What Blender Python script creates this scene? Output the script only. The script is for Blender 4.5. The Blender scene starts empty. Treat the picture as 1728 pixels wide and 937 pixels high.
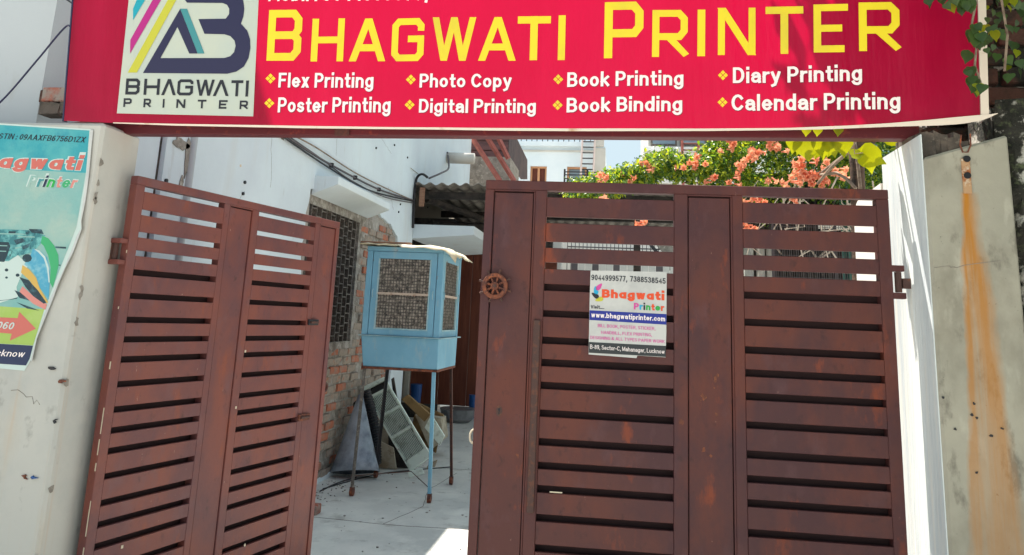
import bpy, bmesh, math, random
from mathutils import Vector, Matrix, noise as mnoise
R = math.radians
random.seed(7)
sc = bpy.context.scene
COL = sc.collection

# ------------------------------------------------------------------ camera
FPX, CY = 1273.09, 283.23            # focal length and principal row of the 1728 x 937 photograph
YAW, PITCH, ROLL = 8.200148, 11.328117, 2.547515
EYE = Vector((0, 0, 1.5))
def _ray(x, y):
    a, b = x - 864, y - CY
    c, s = math.cos(-R(ROLL)), math.sin(-R(ROLL))
    a, b = a*c - b*s, a*s + b*c
    X, v = a/FPX, -b/FPX
    c, s = math.cos(R(PITCH)), math.sin(R(PITCH))
    Y, Z = c - v*s, s + v*c
    c, s = math.cos(R(YAW)), math.sin(R(YAW))
    return Vector((X*c - Y*s, X*s + Y*c, Z))
def onX(x, y, X): r = _ray(x, y); return EYE + r*(X/r.x)
def onY(x, y, Y): r = _ray(x, y); return EYE + r*(Y/r.y)
def onZ(x, y, Z): r = _ray(x, y); return EYE + r*((Z-1.5)/r.z)
cam_d = bpy.data.cameras.new('camera'); cam = bpy.data.objects.new('camera', cam_d); COL.objects.link(cam)
fw = _ray(864, CY); rt = _ray(864+FPX, CY) - fw; up = rt.cross(fw)
cam.matrix_world = Matrix(((rt.x, up.x, -fw.x, 0), (rt.y, up.y, -fw.y, 0), (rt.z, up.z, -fw.z, 1.5), (0, 0, 0, 1)))
cam_d.sensor_width = 36; cam_d.lens = 36*FPX/1728; cam_d.shift_y = (CY-468.5)/1728
cam_d.clip_end = 2000; cam_d.clip_start = .05
sc.camera = cam
# ------------------------------------------------------------------ light
SUN = Vector((-.33, .30, 1)).normalized()      # towards the sun
w = bpy.data.worlds.new('World'); sc.world = w; w.use_nodes = True
nt = w.node_tree; bg = nt.nodes['Background']
sky = nt.nodes.new('ShaderNodeTexSky'); sky.sky_type = 'NISHITA'; sky.sun_disc = False
sky.sun_elevation = math.asin(SUN.z); sky.sun_rotation = math.atan2(SUN.x, SUN.y)
sky.air_density = 1.3; sky.dust_density = .7; sky.ozone_density = 1.0
hs = nt.nodes.new('ShaderNodeHueSaturation'); hs.inputs['Saturation'].default_value = .7
nt.links.new(sky.outputs[0], hs.inputs['Color']); mn = nt.nodes.new('ShaderNodeVectorMath'); mn.operation = 'MINIMUM'; mn.inputs[1].default_value = (2.25, 2.78, 3.08)   # hazy sky: no glare band at the horizon
nt.links.new(hs.outputs[0], mn.inputs[0]); nt.links.new(mn.outputs[0], bg.inputs[0]); bg.inputs[1].default_value = .15
sl = bpy.data.lights.new('sun', 'SUN'); sl.energy = 5.0; sl.angle = R(.55); sl.color = (1, .95, .87)
so = bpy.data.objects.new('sun', sl); COL.objects.link(so); so.rotation_euler = (-SUN).to_track_quat('-Z', 'Y').to_euler()
so.location = (0, 0, 30)
sc.view_settings.view_transform = 'Standard'; sc.view_settings.look = 'None'
sc.view_settings.exposure = 1.04; sc.view_settings.gamma = 1
sc.cycles.max_bounces = 8; sc.cycles.diffuse_bounces = 5; sc.cycles.use_denoising = True

# ------------------------------------------------------------------ materials
def lin(c):
    return tuple(((v/255)/12.92 if v/255 <= .04045 else ((v/255+.055)/1.055)**2.4) for v in c) + (1,)
def mat(name, col, rough=.7, var=(), bump=None, metal=0, transl=None, spec=.4, stain=None, grid=None):
    m = bpy.data.materials.new(name); m.use_nodes = True
    n, l = m.node_tree.nodes, m.node_tree.links
    bs = n['Principled BSDF']; out = n['Material Output']
    geo = n.new('ShaderNodeNewGeometry')
    def nz(scale, st, detail=5, off=0):
        mp = n.new('ShaderNodeMapping'); mp.inputs['Scale'].default_value = st; mp.inputs['Location'].default_value = (off, off*1.7, off*.6)
        l.new(geo.outputs['Position'], mp.inputs[0])
        t = n.new('ShaderNodeTexNoise'); t.inputs['Scale'].default_value = scale; t.inputs['Detail'].default_value = detail
        t.inputs['Roughness'].default_value = .62
        l.new(mp.outputs[0], t.inputs['Vector']); return t.outputs['Fac']
    def mixc(f, a, b):
        x = n.new('ShaderNodeMix'); x.data_type = 'RGBA'
        l.new(f, x.inputs[0])
        if isinstance(a, tuple): x.inputs[6].default_value = a
        else: l.new(a, x.inputs[6])
        if isinstance(b, tuple): x.inputs[7].default_value = b
        else: l.new(b, x.inputs[7])
        return x.outputs[2]
    def mr(v, a, b, c=0, d=1, clamp=True):
        x = n.new('ShaderNodeMapRange'); x.clamp = clamp
        l.new(v, x.inputs[0])
        for i, q in zip((1, 2, 3, 4), (a, b, c, d)): x.inputs[i].default_value = q
        return x.outputs[0]
    def ma(op, a, b):
        x = n.new('ShaderNodeMath'); x.operation = op
        for i, q in enumerate((a, b)):
            if isinstance(q, (int, float)): x.inputs[i].default_value = q
            else: l.new(q, x.inputs[i])
        return x.outputs[0]
    c = lin(col)
    for i, v in enumerate(var):
        c2, scale, lo, hi = v[:4]; st = v[4] if len(v) > 4 else (1, 1, 1); amt = v[5] if len(v) > 5 else 1
        c = mixc(mr(nz(scale, st, 6, i*3.1+1), lo, hi, 0, amt), c, lin(c2))
    if stain:        # a run of rust with its own outline: (x left top, x left bottom, x right top, x right bottom, z top, z bottom, colour)
        xlt, xlb, xrt, xrb, zt, zb, sc_ = stain
        sp = n.new('ShaderNodeSeparateXYZ'); l.new(geo.outputs['Position'], sp.inputs[0])
        xl = mr(sp.outputs[2], zt, zb, xlt, xlb); xr = mr(sp.outputs[2], zt, zb, xrt, xrb)
        wob = mr(nz(7, (1, 1, .3), 5, 9), 0, 1, -.05, .05)
        xx = ma('ADD', sp.outputs[0], wob)
        a = mr(ma('SUBTRACT', xx, xl), -.004, .014); b = mr(ma('SUBTRACT', xr, xx), -.008, .03)
        t = mr(ma('SUBTRACT', zt, sp.outputs[2]), -.005, .005)
        f = ma('MULTIPLY', ma('MULTIPLY', a, b), ma('MULTIPLY', t, mr(nz(16, (1.8, 1, .07), 5, 2), .32, .54, .35, 1)))
        f = ma('MULTIPLY', f, mr(sp.outputs[2], zb, zt, .45, 1))
        c = mixc(f, c, lin(sc_))
    if grid:         # woven wire over straw: pitch
        sp = n.new('ShaderNodeSeparateXYZ'); l.new(geo.outputs['Position'], sp.inputs[0])
    if isinstance(c, tuple): bs.inputs['Base Color'].default_value = c
    else: l.new(c, bs.inputs['Base Color'])
    bs.inputs['Roughness'].default_value = rough; bs.inputs['Metallic'].default_value = metal
    bs.inputs['Specular IOR Level'].default_value = spec
    if bump:
        bp = n.new('ShaderNodeBump'); bp.inputs['Strength'].default_value = bump[1]; bp.inputs['Distance'].default_value = bump[2] if len(bump) > 2 else .01
        l.new(nz(bump[0], bump[3] if len(bump) > 3 else (1, 1, 1), 6, 5), bp.inputs['Height']); l.new(bp.outputs[0], bs.inputs['Normal'])
    if transl:
        tr = n.new('ShaderNodeBsdfTranslucent'); tr.inputs[0].default_value = lin(transl[0])
        mx = n.new('ShaderNodeMixShader'); mx.inputs[0].default_value = transl[1]
        l.new(bs.outputs[0], mx.inputs[1]); l.new(tr.outputs[0], mx.inputs[2]); l.new(mx.outputs[0], out.inputs[0])
    return m
RUST = (128, 62, 34)
M = {}
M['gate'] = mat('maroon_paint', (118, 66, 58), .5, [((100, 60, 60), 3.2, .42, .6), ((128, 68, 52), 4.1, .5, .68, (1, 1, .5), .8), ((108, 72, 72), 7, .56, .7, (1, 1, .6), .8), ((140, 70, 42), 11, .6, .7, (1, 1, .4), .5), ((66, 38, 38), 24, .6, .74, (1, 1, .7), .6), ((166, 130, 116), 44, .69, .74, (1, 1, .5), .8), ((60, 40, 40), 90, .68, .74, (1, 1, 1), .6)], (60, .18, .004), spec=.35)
M['gate_dark'] = mat('maroon_paint_shaded', (86, 48, 44), .55, [((74, 43, 45), 3.2, .42, .6), ((102, 52, 40), 4, .52, .68, (1, 1, .5), .8), ((92, 60, 62), 7, .56, .7, (1, 1, .6), .7), ((138, 62, 32), 9, .6, .69, (1, 1, .4), .65), ((52, 32, 32), 24, .6, .74, (1, 1, .7), .6), ((150, 110, 98), 44, .70, .75, (1, 1, .5), .7), ((46, 30, 30), 90, .68, .74, (1, 1, 1), .6)], (60, .18, .004), spec=.3)  # darker copy of the left leaf's maroon; right-hand shade is in the colour
M['gate_line'] = mat('maroon_seam', (48, 26, 26), .8)
M['chip'] = mat('bare_primer_chip', (205, 190, 165), .7)
M['rust'] = mat('rusty_iron', (120, 66, 44), .75, [((82, 48, 40), 30, .4, .6), ((160, 90, 55), 50, .55, .7)], (80, .4, .004))
M['rust_dark'] = mat('dark_rusty_iron', (76, 52, 46), .7, [((110, 64, 44), 40, .5, .7)], (80, .4, .004))
M['dark'] = mat('black_iron', (38, 38, 42), .6, [((60, 55, 52), 20, .5, .8)])
M['black'] = mat('black_rubber', (24, 25, 30), .5)
M['cable'] = mat('grey_cable_sheath', (88, 82, 84), .6)
M['bracket'] = mat('limewashed_rusty_plate', (178, 140, 104), .8, [((150, 84, 44), 26, .45, .6), ((204, 190, 166), 40, .55, .66)], (60, .6, .004))
M['beam'] = mat('beam_maroon', (88, 32, 38), .55, [((80, 30, 34), 5, .4, .7, (.3, 1, 1)), ((130, 60, 44), 22, .58, .75)], (50, .2, .004))
M['white_wall'] = mat('whitewash_bluish', (216, 226, 229), .85, [((206, 214, 219), 1.3, .42, .7), ((206, 208, 204), 4, .56, .75, (1, 1, .14), .6), ((178, 176, 168), 9, .64, .76, (1, 1, .2), .5), ((140, 138, 134), 34, .73, .79, (1, 1, .5), .8)], (35, .25, .006), spec=.15)
M['grey_wall'] = mat('whitewash_grey', (182, 186, 187), .85, [((180, 183, 185), 1.5, .4, .7), ((160, 152, 140), 6, .64, .8, (1, 1, .4), .4)], (35, .25, .006), spec=.15)
M['cream'] = mat('cream_limewash', (188, 184, 175), .85, [((171, 170, 164), 2.2, .42, .68), ((189, 165, 132), 3.3, .56, .78, (1, 1, .16), .55), ((181, 150, 106), 7, .66, .8, (1.4, 1.4, .08), .4), ((196, 142, 84), 5, .60, .78, (1.6, 1.6, .05), .6), ((150, 146, 138), 12, .62, .70, (1, 1, .7), .6), ((89, 83, 77), 60, .75, .80, (1, 1, 1), .8)], (30, .35, .006), spec=.15)
M['cement'] = mat('cement_grey', (150, 142, 132), .9, [((118, 110, 100), 9, .4, .65), ((180, 172, 160), 20, .55, .7)], (40, .6, .01))
M['cement_dark'] = mat('dark_brown_cement', (104, 92, 82), .95, [((70, 64, 58), 12, .42, .62), ((150, 138, 124), 24, .58, .72)], (40, .8, .012))
M['mortar'] = mat('old_mortar', (166, 160, 152), .95, [((120, 112, 102), 7, .4, .62), ((190, 184, 174), 13, .52, .7), ((88, 80, 74), 22, .6, .75)], (26, .9, .02))
M['brick_a'] = mat('brick_orange', (172, 102, 76), .9, [((146, 128, 116), 16, .45, .62), ((188, 116, 84), 30, .5, .7)], (60, .7, .006))
M['brick_b'] = mat('brick_red', (164, 84, 62), .9, [((150, 138, 128), 14, .38, .6), ((110, 60, 50), 30, .55, .7)], (60, .7, .006))
M['brick_c'] = mat('brick_smeared', (160, 146, 132), .95, [((176, 110, 80), 12, .56, .68), ((128, 120, 112), 20, .45, .7)], (50, .8, .008))
M['brick_d'] = mat('old_dark_brick', (92, 62, 52), .95, [((40, 40, 34), 7, .42, .6), ((130, 120, 108), 22, .6, .72)], (50, .9, .01))
M['moss'] = mat('mossy_black_render', (58, 56, 50), .95, [((26, 28, 22), 9, .4, .6), ((186, 182, 172), 11, .54, .6), ((90, 96, 70), 30, .55, .7)], (22, 1, .03))
M['floor'] = mat('concrete_floor', (216, 213, 206), .88, [((194, 193, 188), 1.4, .4, .65), ((224, 222, 214), 3, .5, .72), ((160, 156, 148), 7, .56, .72, (1, 1, 1), .7), ((120, 116, 106), 40, .66, .74, (1, 1, 1), .7)], (30, .5, .008), spec=.2)
M['slab'] = mat('painted_concrete', (206, 200, 190), .85, [((186, 178, 168), 4, .45, .7)], (40, .2, .004))
M['cooler'] = mat('light_blue_paint', (124, 174, 196), .55, [((108, 160, 184), 2.5, .4, .66), ((150, 186, 192), 9, .6, .75, (1, 1, .4), .6), ((168, 178, 176), 14, .56, .7, (1, 1, .3), .6), ((140, 106, 84), 18, .66, .73, (1, 1, .8), .8)], (50, .12, .003), spec=.4)
M['cooler_pale'] = mat('pale_blue_frame', (160, 190, 196), .55, [((128, 166, 176), 6, .42, .62), ((196, 206, 204), 12, .56, .7), ((128, 96, 78), 30, .68, .75)], (50, .15, .003))
M['pad'] = mat('straw_cooling_pad', (196, 184, 168), .95, [((74, 68, 62), 26, .42, .6), ((196, 186, 170), 60, .52, .68)], (70, 1, .02))
M['wire'] = mat('dull_wire', (96, 90, 84), .6, [((150, 142, 130), 40, .5, .7)])
M['mesh_grey'] = mat('dusty_black_mesh', (84, 80, 76), .8, [((128, 120, 110), 30, .5, .7)])
M['bar_pale'] = mat('chipped_pale_bar', (188, 168, 150), .7, [((150, 110, 84), 22, .55, .7)])
M['wood'] = mat('weathered_wood', (150, 112, 90), .8, [((120, 86, 68), 9, .45, .7, (1, 1, 5))], (40, .3, .004))
M['door'] = mat('brown_door_wood', (118, 62, 44), .5, [((92, 44, 32), 5, .42, .66, (3, 1, .3)), ((140, 82, 60), 9, .56, .76, (4, 1, .2), .7)], (30, .15, .003))
M['ladder_pale'] = mat('pale_ladder_paint', (206, 190, 186), .6)
M['redbrown'] = mat('red_oxide_steel', (170, 96, 84), .6, [((146, 78, 68), 8, .45, .65)])
M['cloth'] = mat('plastic_dust_sheet', (222, 208, 178), .75, [((196, 172, 132), 5, .48, .66), ((238, 230, 214), 9, .52, .7), ((128, 76, 80), 11, .66, .72, (1, 3, 1), .8)], (24, .5, .01))
M['zinc'] = mat('galvanised_sheet', (176, 186, 198), .5, [((96, 104, 118), 4, .4, .66), ((158, 166, 176), 9, .55, .75)], (20, .15, .004), metal=.35)
M['grille'] = mat('pale_green_plastic', (220, 232, 222), .6, [((176, 188, 174), 10, .54, .7), ((112, 112, 100), 18, .6, .74)], (40, .2, .004))
M['junk'] = mat('dusty_board', (176, 168, 150), .85, [((140, 126, 104), 6, .45, .65), ((112, 96, 76), 16, .6, .75)], (30, .4, .006))
M['junkbrown'] = mat('dirty_brown_board', (138, 112, 74), .85, [((92, 70, 48), 7, .45, .65)], (30, .5, .006))
M['tarp_blue'] = mat('blue_plastic', (26, 76, 136), .45)
M['steel'] = mat('dull_aluminium', (150, 150, 152), .4, [((120, 120, 122), 8, .45, .7)], metal=.6)
M['asbestos'] = mat('asbestos_sheet', (126, 120, 112), .95, [((92, 88, 82), 6, .42, .64), ((60, 58, 54), 12, .56, .72)], (30, .5, .008))
M['dark_brown'] = mat('dark_timber_and_shade', (66, 60, 56), .9, [((40, 38, 38), 8, .42, .6), ((96, 84, 72), 14, .6, .72)], (30, .4, .006))  # dark brown timber; also carries the shade inside shed, room and grille gaps
M['far_white'] = mat('far_house_paint', (222, 232, 238), .85, [((206, 220, 228), .9, .42, .7), ((206, 178, 150), 3, .72, .8, (1, 1, .3), .6)], (20, .1, .01))
M['far_grey'] = mat('far_house_side', (200, 198, 192), .85, [((180, 178, 172), 1.2, .42, .7)])
M['board_white'] = mat('white_weatherboard', (238, 234, 226), .8, [((214, 190, 176), 3, .6, .75, (1, 1, 3), .6)])
M['glass'] = mat('dark_window_glass', (120, 138, 150), .12, spec=.8)
M['shutter'] = mat('tan_wood_shutter', (190, 140, 104), .7)
M['maroon_board'] = mat('maroon_cladding', (110, 76, 74), .8, [((84, 60, 60), 3, .45, .65, (1, 1, 4))])
M['sheet_brown'] = mat('dark_brown_sheet', (78, 62, 62), .8, [((60, 48, 50), 5, .45, .65)])
M['net'] = mat('pale_teal_blocks', (190, 222, 220), .5, [((140, 180, 178), 9, .45, .6), ((220, 240, 240), 14, .5, .66)])
M['green_sheet'] = mat('green_sheet_metal', (60, 108, 96), .6, [((36, 60, 60), 5, .45, .62, (2, 1, .4)), ((128, 160, 144), 14, .62, .72, (3, 1, .3))])
M['bark'] = mat('vine_bark', (150, 132, 114), .9, [((110, 92, 76), 20, .45, .65)], (60, .5, .004))
M['twig'] = mat('sunlit_pale_twig', (206, 194, 178), .9, [((150, 132, 116), 16, .5, .66)])  # twigs made pale: the sunlight on them is put into the colour
M['darkbark'] = mat('dark_trunk_bark', (96, 76, 62), .95, [((50, 42, 38), 14, .45, .65)], (40, .9, .01))
M['leaf_a'] = mat('leaf_mid_green', (92, 122, 52), .35, [((54, 88, 40), 6, .4, .6)], transl=((150, 190, 40), .4), spec=.5)
M['leaf_b'] = mat('leaf_yellow_green', (140, 158, 52), .4, [((92, 124, 36), 6, .4, .6)], transl=((214, 216, 44), .45), spec=.5)
M['leaf_c'] = mat('leaf_dark_green', (58, 88, 54), .25, [((58, 88, 52), 8, .4, .6)], transl=((80, 130, 40), .25), spec=.6)
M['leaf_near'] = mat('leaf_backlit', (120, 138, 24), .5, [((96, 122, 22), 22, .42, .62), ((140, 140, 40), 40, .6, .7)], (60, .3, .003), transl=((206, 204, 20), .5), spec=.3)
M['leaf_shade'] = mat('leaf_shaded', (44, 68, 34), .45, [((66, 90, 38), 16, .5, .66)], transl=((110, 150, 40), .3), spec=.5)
M['flower'] = mat('orange_petal', (228, 142, 108), .6, [((236, 178, 146), 20, .45, .6)], transl=((240, 150, 110), .35))
# print
M['flower_pale'] = mat('pale_orange_petal', (240, 176, 140), .6, [((226, 130, 100), 24, .5, .66)], transl=((250, 180, 140), .35))
M['red'] = mat('flex_red', (170, 4, 54), .3, [((150, 4, 42), 1.1, .4, .65), ((180, 20, 62), 1.6, .5, .8, (2.0, 1, .25)), ((140, 10, 40), 9, .62, .8, (1, 1, .12), .4)], (1.3, .7, .03, (2.2, 1, .35)), transl=((228, 8, 66), .40), spec=.3)
M['yellow'] = mat('print_yellow', (232, 206, 36), .4, [((214, 190, 52), 3, .5, .7)])
M['printwhite'] = mat('print_white', (240, 226, 222), .4)
M['letter_shadow'] = mat('print_letter_shadow', (120, 18, 50), .5)
M['logo_bg'] = mat('print_off_white', (186, 190, 174), .4, [((176, 184, 176), 5, .4, .7)])
M['navy'] = mat('print_navy', (34, 32, 66), .4)
M['teal'] = mat('print_teal', (62, 134, 137), .4)
M['cyan'] = mat('print_cyan', (17, 151, 167), .4)
M['magenta'] = mat('print_magenta', (173, 26, 119), .4)
M['logo_yellow'] = mat('print_logo_yellow', (188, 183, 53), .4)
M['lip'] = mat('cream_flex_edge', (220, 204, 188), .6, [((190, 150, 120), 9, .6, .72)])
M['paper'] = mat('paper_white', (197, 195, 190), .6, [((180, 178, 175), 9, .45, .7)], (25, .3, .004))
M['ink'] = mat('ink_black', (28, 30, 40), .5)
M['ink_orange'] = mat('ink_orange', (222, 76, 34), .5)
M['ink_blue'] = mat('ink_blue', (30, 44, 136), .5)
M['ink_green'] = mat('ink_green', (40, 160, 70), .5)
M['ink_pink'] = mat('ink_pink', (206, 70, 150), .5)
M['ink_cyan'] = mat('ink_light_blue', (30, 160, 200), .5)
M['ink_charcoal'] = mat('ink_charcoal', (46, 50, 52), .5)
M['ink_red'] = mat('ink_red', (226, 80, 70), .5)
M['poster_teal'] = mat('poster_teal', (48, 148, 158), .5, [((95, 172, 169), 5, .42, .66), ((26, 129, 151), 7, .55, .75)], (14, .4, .01))
M['poster_pale'] = mat('poster_pale', (140, 173, 164), .5, [((117, 167, 162), 4, .42, .66), ((162, 180, 167), 7, .5, .75)], (14, .5, .01))
M['poster_lime'] = mat('poster_lime', (155, 181, 84), .5, [((172, 188, 114), 7, .45, .7)], (14, .3, .01))
M['poster_green'] = mat('poster_green', (58, 160, 104), .5)
M['poster_white'] = mat('poster_white', (190, 204, 197), .5)
M['poster_blue'] = mat('poster_swoosh', (72, 153, 180), .5, [((135, 184, 193), 22, .45, .65)])
M['poster_navy'] = mat('poster_navy', (26, 40, 76), .5)
M['coral'] = mat('print_coral', (196, 101, 90), .5)
M['rose'] = mat('print_rose', (206, 130, 120), .5)
M['printer_dark'] = mat('print_printer_dark', (24, 50, 60), .5, [((60, 100, 110), 22, .5, .62)])
M['machine_teal'] = mat('print_machine_teal', (50, 116, 122), .5, [((110, 176, 172), 26, .48, .62), ((20, 60, 70), 34, .56, .66)])
M['amber'] = mat('print_amber', (203, 164, 81), .5)

# ------------------------------------------------------------------ object helpers
MW = {}
def link(o, parent=None):
    COL.objects.link(o)
    if parent: o.parent = parent
    return o
def tag(o, label=None, cat=None, group=None, kind=None):
    for k, v in (('label', label), ('category', cat), ('group', group), ('kind', kind)):
        if v: o[k] = v
    return o
def thing(name, label, cat, loc=(0, 0, 0), rotz=0, group=None):
    o = link(bpy.data.objects.new(name, None)); o.empty_display_size = .1
    o.location = loc; o.rotation_euler = (0, 0, rotz)
    MW[o.name] = Matrix.Translation(loc) @ Matrix.Rotation(rotz, 4, 'Z')
    return tag(o, label, cat, group)
class MB:
    """collects geometry in world coordinates (or in xf's frame) and links it as ONE mesh object"""
    def __init__(s, xf=None): s.v = []; s.f = []; s.xf = xf
    def add(s, vs, fs):
        b = len(s.v)
        for p in vs: s.v.append(s.xf @ Vector(p) if s.xf is not None else Vector(p))
        s.f += [tuple(b+i for i in f) for f in fs]; return s
    def box(s, x0, x1, y0, y1, z0, z1):
        x0, x1 = min(x0, x1), max(x0, x1); y0, y1 = min(y0, y1), max(y0, y1); z0, z1 = min(z0, z1), max(z0, z1)
        return s.add([(x0,y0,z0),(x1,y0,z0),(x1,y1,z0),(x0,y1,z0),(x0,y0,z1),(x1,y0,z1),(x1,y1,z1),(x0,y1,z1)],
                     [(0,3,2,1),(4,5,6,7),(0,1,5,4),(1,2,6,5),(2,3,7,6),(3,0,4,7)])
    def hexa(s, lo, hi):      # two quads joined
        return s.add(list(lo)+list(hi), [(0,3,2,1),(4,5,6,7),(0,1,5,4),(1,2,6,5),(2,3,7,6),(3,0,4,7)])
    def slab(s, pts, off):    # polygon pts (3D) extruded by vector off
        n = len(pts); off = Vector(off); pts = [Vector(p) for p in pts]
        return s.add(pts+[p+off for p in pts], [tuple(range(n))[::-1], tuple(range(n, 2*n))]+[(i, (i+1) % n, n+(i+1) % n, n+i) for i in range(n)])
    def poly(s, pts): return s.add(pts, [tuple(range(len(pts)))])
    def tube(s, pts, r, n=8, cap=True):
        pts = [Vector(p) for p in pts]; rs = r if isinstance(r, (list, tuple)) else [r]*len(pts)
        vs, prev = [], None
        for i, p in enumerate(pts):
            d = (pts[min(i+1, len(pts)-1)] - pts[max(i-1, 0)]).normalized()
            a = prev if prev is not None else (Vector((0, 0, 1)) if abs(d.z) < .9 else Vector((1, 0, 0)))
            u = (a - d*a.dot(d)).normalized(); prev = u; v_ = d.cross(u)
            for k in range(n):
                t = 2*math.pi*k/n; vs.append(p + (u*math.cos(t)+v_*math.sin(t))*rs[i])
        fs = [(i*n+k, i*n+(k+1) % n, (i+1)*n+(k+1) % n, (i+1)*n+k) for i in range(len(pts)-1) for k in range(n)]
        if cap: fs += [tuple(range(n))[::-1], tuple((len(pts)-1)*n+k for k in range(n))]
        return s.add(vs, fs)
    def build(s, name, m, parent=None, bevel=0, smooth=False, label=None, kind=None):
        inv = Matrix.Identity(4)
        if parent is not None: inv = MW[parent.name].inverted()
        me = bpy.data.meshes.new(name); me.from_pydata([inv @ p for p in s.v], [], s.f); me.validate()
        bm = bmesh.new(); bm.from_mesh(me)
        bmesh.ops.recalc_face_normals(bm, faces=bm.faces) if len(bm.faces) > 1 else None
        if bevel: bmesh.ops.bevel(bm, geom=bm.edges[:], offset=bevel, segments=1, affect='EDGES', clamp_overlap=True)
        bm.to_mesh(me); bm.free()
        if smooth:
            for p in me.polygons: p.use_smooth = True
        for mm in (m if isinstance(m, list) else [m]): me.materials.append(mm)
        o = link(bpy.data.objects.new(name, me), parent)
        MW[o.name] = MW[parent.name] if parent is not None else Matrix.Identity(4)
        return tag(o, label, None, None, kind)
def B(*a, xf=None): return MB(xf).box(*a)
def sole(mb, name, m, label, cat, group=None, **k):
    o = mb.build(name, m, None, **k); return tag(o, label, cat, group)

# ------------------------------------------------------------------ flat print helpers
class Plane:
    def __init__(s, O, U, V):
        s.O, s.U, s.V = Vector(O), Vector(U).normalized(), Vector(V).normalized(); s.N = s.U.cross(s.V)   # N points at the viewer
    def px(s, x, y):
        r = _ray(x, y); t = (s.O-EYE).dot(s.N)/r.dot(s.N); P = EYE + r*t - s.O
        return P.dot(s.U), P.dot(s.V)
    def at(s, a, b, d=0): return s.O + s.U*a + s.V*b + s.N*d
def flat(pl, pts, d, name, m, parent, px=True):      # concave-safe flat polygon proud of the plane by d
    if px: pts = [pl.px(*p) for p in pts]
    bm = bmesh.new(); inv = MW[parent.name].inverted()
    vs = [bm.verts.new(inv @ pl.at(a, b, d)) for a, b in pts]
    es = [bm.edges.new((vs[i], vs[(i+1) % len(vs)])) for i in range(len(vs))]
    bmesh.ops.triangle_fill(bm, edges=es, use_beauty=True)
    nn = (inv.to_3x3() @ pl.N)
    for f in bm.faces:
        f.normal_update()
        if f.normal.dot(nn) < 0: f.normal_flip()
    me = bpy.data.meshes.new(name); bm.to_mesh(me); bm.free(); me.materials.append(m)
    o = link(bpy.data.objects.new(name, me), parent); MW[o.name] = MW[parent.name]; return o
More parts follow.
